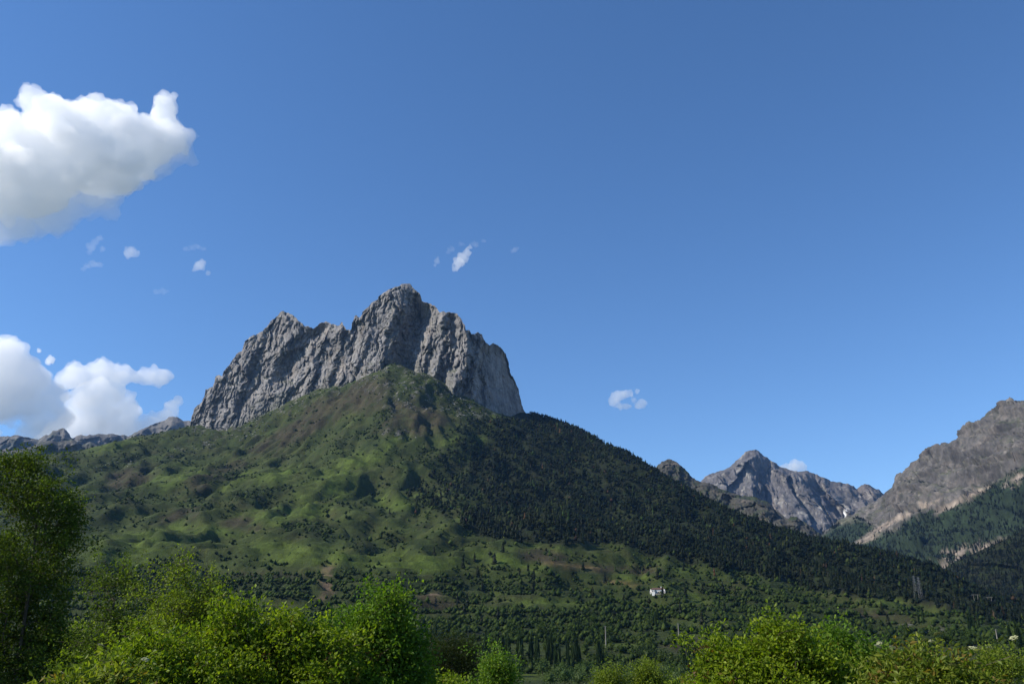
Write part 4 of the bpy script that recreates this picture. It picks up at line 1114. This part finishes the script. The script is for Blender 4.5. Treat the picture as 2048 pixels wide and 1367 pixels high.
fg_tree('leafy_bush', 'yellow-green leafy bush at the bottom left below the feathery tree', 'bush', 14, 330,
        [(300, 1300, 70, 34), (360, 1310, 80, 50), (290, 1350, 90, 50), (250, 1290, 30, 16), (400, 1360, 90, 60), (230, 1350, 60, 50), (330, 1262, 30, 18)], 950, 22, MAPLE, size=.066, shoot=.2, spread=.085, seed=25, top=1310, rmax=.07, sprigs=35, sprig_len=.25)
fg_tree('leafy_tree', 'broad yellow-green tree in the middle of the left foliage', 'tree', 14.5, 560,
        [(480, 1240, 40, 40), (540, 1240, 44, 36), (490, 1205, 16, 18), (545, 1212, 20, 14), (590, 1265, 60, 40), (640, 1260, 40, 26), (520, 1310, 110, 60), (640, 1320, 90, 50), (450, 1290, 40, 50), (560, 1390, 150, 60), (610, 1232, 30, 14), (685, 1250, 30, 18)], 1650, 22, MAPLE, size=.068, shoot=.22, spread=.09, seed=26, top=1290, rmax=.09, sprigs=40, sprig_len=.22)
fg_tree('leafy_tree', 'bushy green tree with a pointed top at the right of the left foliage', 'tree', 15.5, 750,
        [(770, 1190, 22, 26), (745, 1205, 26, 18), (715, 1195, 24, 12), (770, 1230, 34, 34), (725, 1235, 40, 24), (800, 1250, 26, 34), (760, 1290, 60, 44), (700, 1300, 60, 50), (810, 1300, 26, 34), (740, 1350, 110, 60), (690, 1210, 16, 10)], 1350, 22, BLUEG, size=.07, shoot=.22, spread=.09, seed=27, top=1220, rmax=.08, sprigs=35, sprig_len=.3)
fg_tree('elder_bush', 'flowering elder bush at the bottom left with flat cream blossoms', 'bush', 11.5, 180,
        [(190, 1345, 70, 30), (130, 1360, 50, 22), (240, 1335, 50, 26), (170, 1390, 110, 40)], 460, 18, ELDER, size=.085, shoot=.15, spread=.09, seed=28, top=1360, rmax=.05, umbel=5, wide=.5)
fg_tree('low_bush', 'low light green bush top at the bottom edge left of the dark pine', 'bush', 17, 850,
        [(830, 1350, 40, 24), (870, 1362, 50, 22), (800, 1365, 60, 24), (930, 1372, 40, 14)], 420, 20, MAPLE, size=.066, shoot=.2, spread=.09, seed=29, top=1360, rmax=.05)
fg_tree('dark_pine', 'dark olive pine at the bottom beyond the left foliage', 'pine', 60, 905,
        [(905, 1325, 44, 26), (880, 1320, 28, 26), (930, 1315, 22, 26), (905, 1300, 26, 14), (910, 1365, 60, 34)], 700, 26, PINE, size=.22, shoot=.5, spread=.3, seed=30, clus=.6, top=1310, rmax=.22, wide=.18)
fg_tree('green_tree', 'small bright green tree just right of the dark pine', 'tree', 55, 990,
        [(990, 1320, 14, 16), (985, 1345, 24, 22), (1005, 1350, 16, 22), (990, 1385, 40, 26)], 330, 24, BLUEG, size=.16, shoot=.4, spread=.24, seed=31, clus=.5, top=1320, rmax=.14)
fg_tree('riverside_poplar', 'leafy poplar top at the bottom edge, left one of the two', 'tree', 75, 1222,
        [(1218, 1340, 11, 16), (1228, 1362, 16, 24), (1215, 1375, 14, 26)], 260, 24, LIGHT, size=.18, shoot=.45, spread=.26, seed=32, clus=.5, top=1335, rmax=.16)
fg_tree('riverside_poplar', 'leafy poplar top at the bottom edge, right and broader of the two', 'tree', 75, 1300,
        [(1303, 1340, 12, 18), (1292, 1360, 18, 20), (1315, 1365, 14, 22), (1335, 1365, 7, 12)], 340, 24, LIGHT, size=.18, shoot=.45, spread=.26, seed=33, clus=.5, top=1335, rmax=.16)
fg_tree('leafy_tree', 'broad yellow-green tree at the bottom right with a raised leafy crest', 'tree', 14.5, 1560,
        [(1550, 1270, 30, 36), (1500, 1285, 36, 24), (1590, 1275, 40, 30), (1450, 1290, 30, 20), (1425, 1262, 20, 9), (1480, 1320, 70, 34), (1560, 1325, 80, 50), (1630, 1310, 50, 40), (1410, 1340, 40, 16), (1440, 1365, 60, 30), (1560, 1390, 130, 50), (1545, 1245, 14, 14), (1655, 1285, 30, 24)], 1750, 22, MAPLE, size=.068, shoot=.22, spread=.09, seed=34, top=1290, rmax=.09, sprigs=36, sprig_len=.2)
fg_tree('leafy_tree', 'darker green tree between the crested tree and the flowering elder', 'tree', 16.5, 1700,
        [(1680, 1275, 26, 26), (1720, 1290, 40, 26), (1690, 1320, 50, 40), (1750, 1320, 26, 30), (1710, 1370, 90, 40)], 720, 22, BLUEG, size=.07, shoot=.2, spread=.09, seed=35, top=1290, rmax=.07, sprigs=24, sprig_len=.25)
fg_tree('elder_bush', 'flowering elder bush at the bottom right with flat cream blossoms', 'bush', 12, 1860,
        [(1870, 1305, 40, 22), (1910, 1310, 30, 22), (1830, 1325, 50, 24), (1920, 1340, 26, 24), (1860, 1345, 80, 30), (1800, 1350, 50, 24), (1860, 1390, 110, 40)], 900, 18, ELDER, size=.08, shoot=.15, spread=.085, seed=36, top=1330, rmax=.06, umbel=13, wide=.5, sprigs=20, sprig_len=.15)
fg_tree('field_tree', 'small pale green tree in the field at the far right bottom', 'tree', 130, 1995,
        [(1990, 1320, 26, 26), (2005, 1340, 22, 22), (1975, 1350, 20, 18), (2020, 1325, 12, 12)], 300, 22, LIGHT, size=.3, shoot=.8, spread=.5, seed=37, clus=.9, top=1320, rmax=.25)
fg_tree('sunlit_bush', 'bright green bush behind the elder at the far left', 'bush', 40, 165,
        [(165, 1290, 40, 26), (150, 1275, 24, 14), (190, 1320, 30, 30), (150, 1340, 40, 40)], 420, 22, MAPLE, size=.12, shoot=.3, spread=.2, seed=38, clus=.4, top=1300, rmax=.1)

# ------------------------------------------------------------------ house, poles and pylons
M_WHITE = surf_mat('whitewash', (0.8, 4.0), 0.01, 3.0, .88, 1.08, base=(.78, .76, .72))
M_ROOF = surf_mat('roof_tiles', (1.2, 6.0), 0.03, 5.0, .6, 1.35, base=(.10, .062, .048))
M_GLASS = surf_mat('dark_pane', (2.0,), 0, 1, .8, 1.2, base=(.03, .035, .045), rough=.15, spec=.5)
M_STEEL = surf_mat('galvanised_steel', (1.5,), 0, 1, .8, 1.2, base=(.13, .135, .14), rough=.5, spec=.5)
M_CONC = surf_mat('concrete', (1.5, 8.0), 0.01, 5.0, .8, 1.15, base=(.24, .22, .195))
M_WOOD = surf_mat('door_wood', (3.0, 12.0), 0.01, 8.0, .7, 1.3, base=(.12, .07, .04))
def box(x0, x1, y0, y1, z0, z1):
    V = np.array([(x, y, z) for x in (x0, x1) for y in (y0, y1) for z in (z0, z1)], float)
    F = np.array([(0, 1, 3, 2), (4, 6, 7, 5), (0, 4, 5, 1), (2, 3, 7, 6), (0, 2, 6, 4), (1, 5, 7, 3)])
    return V, F
def part(name, shapes, mat, parent):
    V, F, o = [], [], 0
    for v, f in shapes:
        V.append(v); F.append(f + o); o += len(v)
    return obj(name, mesh_np(name, np.concatenate(V), np.concatenate(F), mat), parent)
def gable(x0, x1, y0, y1, z0, zr, t=.25, ov=.5):
    """two pitched slabs with the ridge along x"""
    ym = (y0 + y1) / 2
    out = []
    for ya in (y0 - ov, y1 + ov):
        v = np.array([(x, y, z + dz) for x in (x0 - ov, x1 + ov) for y, z in ((ya, z0 - .2), (ym, zr)) for dz in (0, t)], float)
        out.append((v, box(0, 1, 0, 1, 0, 1)[1]))
    return out
hp = on_hill(1316, 1186)
hs = thing('white_house', 'white house with a dark tiled roof alone on the lower hillside', 'house', hp)
hs.rotation_euler = (0, 0, math.radians(-14))
part('wall', [box(-7.5, 7.5, 0, 7, -1.5, 3.4), box(-7.5, -3.6, -4.6, -0.02, -4.5, 3.1)], M_WHITE, hs)
part('gable_wall', [(np.array([(x, y, z) for x in (-7.45, -7.15) for y, z in ((0, 3.4), (7, 3.4), (3.5, 5.6))], float), np.array([(0, 1, 2, 2), (3, 5, 4, 4), (0, 3, 4, 1), (1, 4, 5, 2), (2, 5, 3, 0)]))][:0] + [box(-7.48, -7.2, 2.2, 4.8, 3.38, 4.6)], M_WHITE, hs)
rf = part('roof', gable(-7.5, 7.5, 0, 7, 3.4, 5.7) + [box(-7.9, -3.2, -5.0, -.6, 3.1, 3.35)], M_ROOF, hs)
part('chimney', [box(3.6, 4.6, 3.2, 4.4, 4.6, 7.2), box(3.45, 4.75, 3.05, 4.55, 7.2, 7.5)], M_WHITE, rf)
part('door', [box(.2, 1.4, -.09, .03, -1.4, 1.0)], M_WOOD, hs)
for x in (-2.4, 3.0, 5.4):
    w_ = part('window', [box(x - .8, x + .8, -.08, .02, -.2, 1.5)], M_WOOD, hs)
    part('pane', [box(x - .65, x + .65, -.12, -.085, -.05, 1.35)], M_GLASS, w_)
for x in (-6.6, -4.6):
    w_ = part('window', [box(x - .5, x + .5, -4.68, -4.58, .4, 1.9)], M_WOOD, hs)
    part('pane', [box(x - .38, x + .38, -4.72, -4.685, .52, 1.78)], M_GLASS, w_)
part('terrace_wall', [box(-3.55, 8.6, -4.2, -3.9, -5.0, -1.6), box(7.9, 8.6, -3.88, .5, -5.0, -1.6)], M_CONC, hs)
for lb, x, y, h in (('narrow white tower-like outbuilding left of the white house', 1302, 1187, 5.2), ('narrow white tower-like outbuilding right of the white house', 1329, 1185, 4.4)):
    p = on_hill(x, y)
    o = thing('outbuilding', lb, 'outbuilding', p)
    o.rotation_euler = (0, 0, math.radians(-14))
    part('wall', [box(-1.1, 1.1, -1.1, 1.1, -1.2, h * .55), box(-.7, .7, -.7, .7, h * .55, h)], M_WHITE, o)
    part('roof', [box(-1.0, 1.0, -1.0, 1.0, h, h + .3)], M_ROOF, o)
    part('door', [box(-.4, .4, -1.15, -1.08, -.6, 1.3)], M_WOOD, o)
def bars(segs, r, ns=4):
    V, F, o = [], [], 0
    for a, b in segs:
        v, f = tube([a, b], [r, r], ns)
        V.append(v); F.append(f + o); o += len(v)
    return np.concatenate(V), np.concatenate(F)
def lattice(label, px, py, h):
    p = on_hill(px, py)
    o = thing('lattice_pylon', label, 'pylon', p, None)
    w0, w1 = h * .085, h * .022
    lv = np.linspace(0, 1, 9)
    cor = lambda t, i: np.array([(1, 1), (1, -1), (-1, -1), (-1, 1)][i] + (0,), float) * (w0 + (w1 - w0) * t ** .8) + np.array([0, 0, h * t - (.8 if t == 0 else 0)])
    for i in range(4):
        v, f = bars([(cor(lv[k], i), cor(lv[k + 1], i)) for k in range(8)], .11)
        obj('leg', mesh_np('leg', v, f, M_STEEL), o)
    v, f = bars([(cor(lv[k], i), cor(lv[k + 1], (i + 1) % 4)) for k in range(8) for i in range(4)] + [(cor(lv[k + 1], i), cor(lv[k], (i + 1) % 4)) for k in range(8) for i in range(4)], .045)
    obj('bracing', mesh_np('bracing', v, f, M_STEEL), o)
    for z, L in ((.72, .16), (.84, .13), (.95, .10)):
        v, f = bars([((-h * L, 0, h * z), (h * L, 0, h * z)), ((-h * L, 0, h * z), (0, 0, h * (z + .05))), ((h * L, 0, h * z), (0, 0, h * (z + .05)))], .13)
        ar = obj('cross_arm', mesh_np('cross_arm', v, f, M_STEEL), o)
        for s in (-1, 1):
            v, f = tube([(s * h * L, 0, h * z), (s * h * L, 0, h * z - 1.4)], [.14, .14], 5)
            obj('insulator', mesh_np('insulator', v, f, M_GLASS), ar)
    o.rotation_euler = (0, 0, .5)
    return o
lattice('steel lattice pylon on the right-hand slope, left of the close pair', 1834, 1197, 29)
lattice('steel lattice pylon on the right-hand slope, right of the close pair', 1843, 1199, 31)
def hframe(label, px, py, h, D=None):
    p = on_hill(px, py)
    o = thing('portal_pylon', label, 'pylon', p)
    for s in (-1, 1):
        v, f = tube([(s * h * .12, 0, -.8), (s * h * .2, 0, h)], [.3, .2], 6)
        obj('pole', mesh_np('pole', v, f, M_CONC), o)
    v, f = bars([((-h * .36, 0, h * .96), (h * .36, 0, h * .96))], .22)
    obj('cross_arm', mesh_np('cross_arm', v, f, M_CONC), o)
    for x in (-.34, 0, .34):
        v, f = tube([(x * h, 0, h * .95), (x * h, 0, h * .85)], [.15, .15], 5)
        obj('insulator', mesh_np('insulator', v, f, M_GLASS), o)
    return o
hframe('pale two-legged power pylon at the right edge, the nearest one', 1955, 1214, 17)
hframe('pale two-legged power pylon at the right edge, farther and smaller', 1982, 1212, 14)
def pole(label, px, py, h, arm=True):
    p = on_hill(px, py)
    o = thing('power_pole', label, 'pole', p)
    v, f = tube([(0, 0, -.8), (0, 0, h)], [.55, .28], 6)
    obj('mast', mesh_np('mast', v, f, M_CONC), o)
    if arm:
        v, f = bars([((-1.5, 0, h - .6), (1.5, 0, h - .6))], .14)
        obj('cross_arm', mesh_np('cross_arm', v, f, M_STEEL), o)
        for x in (-1.35, 0, 1.35):
            v, f = tube([(x, 0, h - .5), (x, 0, h + .1)], [.12, .12], 5)
            obj('insulator', mesh_np('insulator', v, f, M_GLASS), o)
    return o
pole('tall pale concrete pole standing alone in the valley meadow', 1212, 1294, 18)
pole('thin pole on the bare brown patch below the white house', 1358, 1278, 14)
pole('thin pole near the right edge above the terraced fields', 1998, 1296, 14)
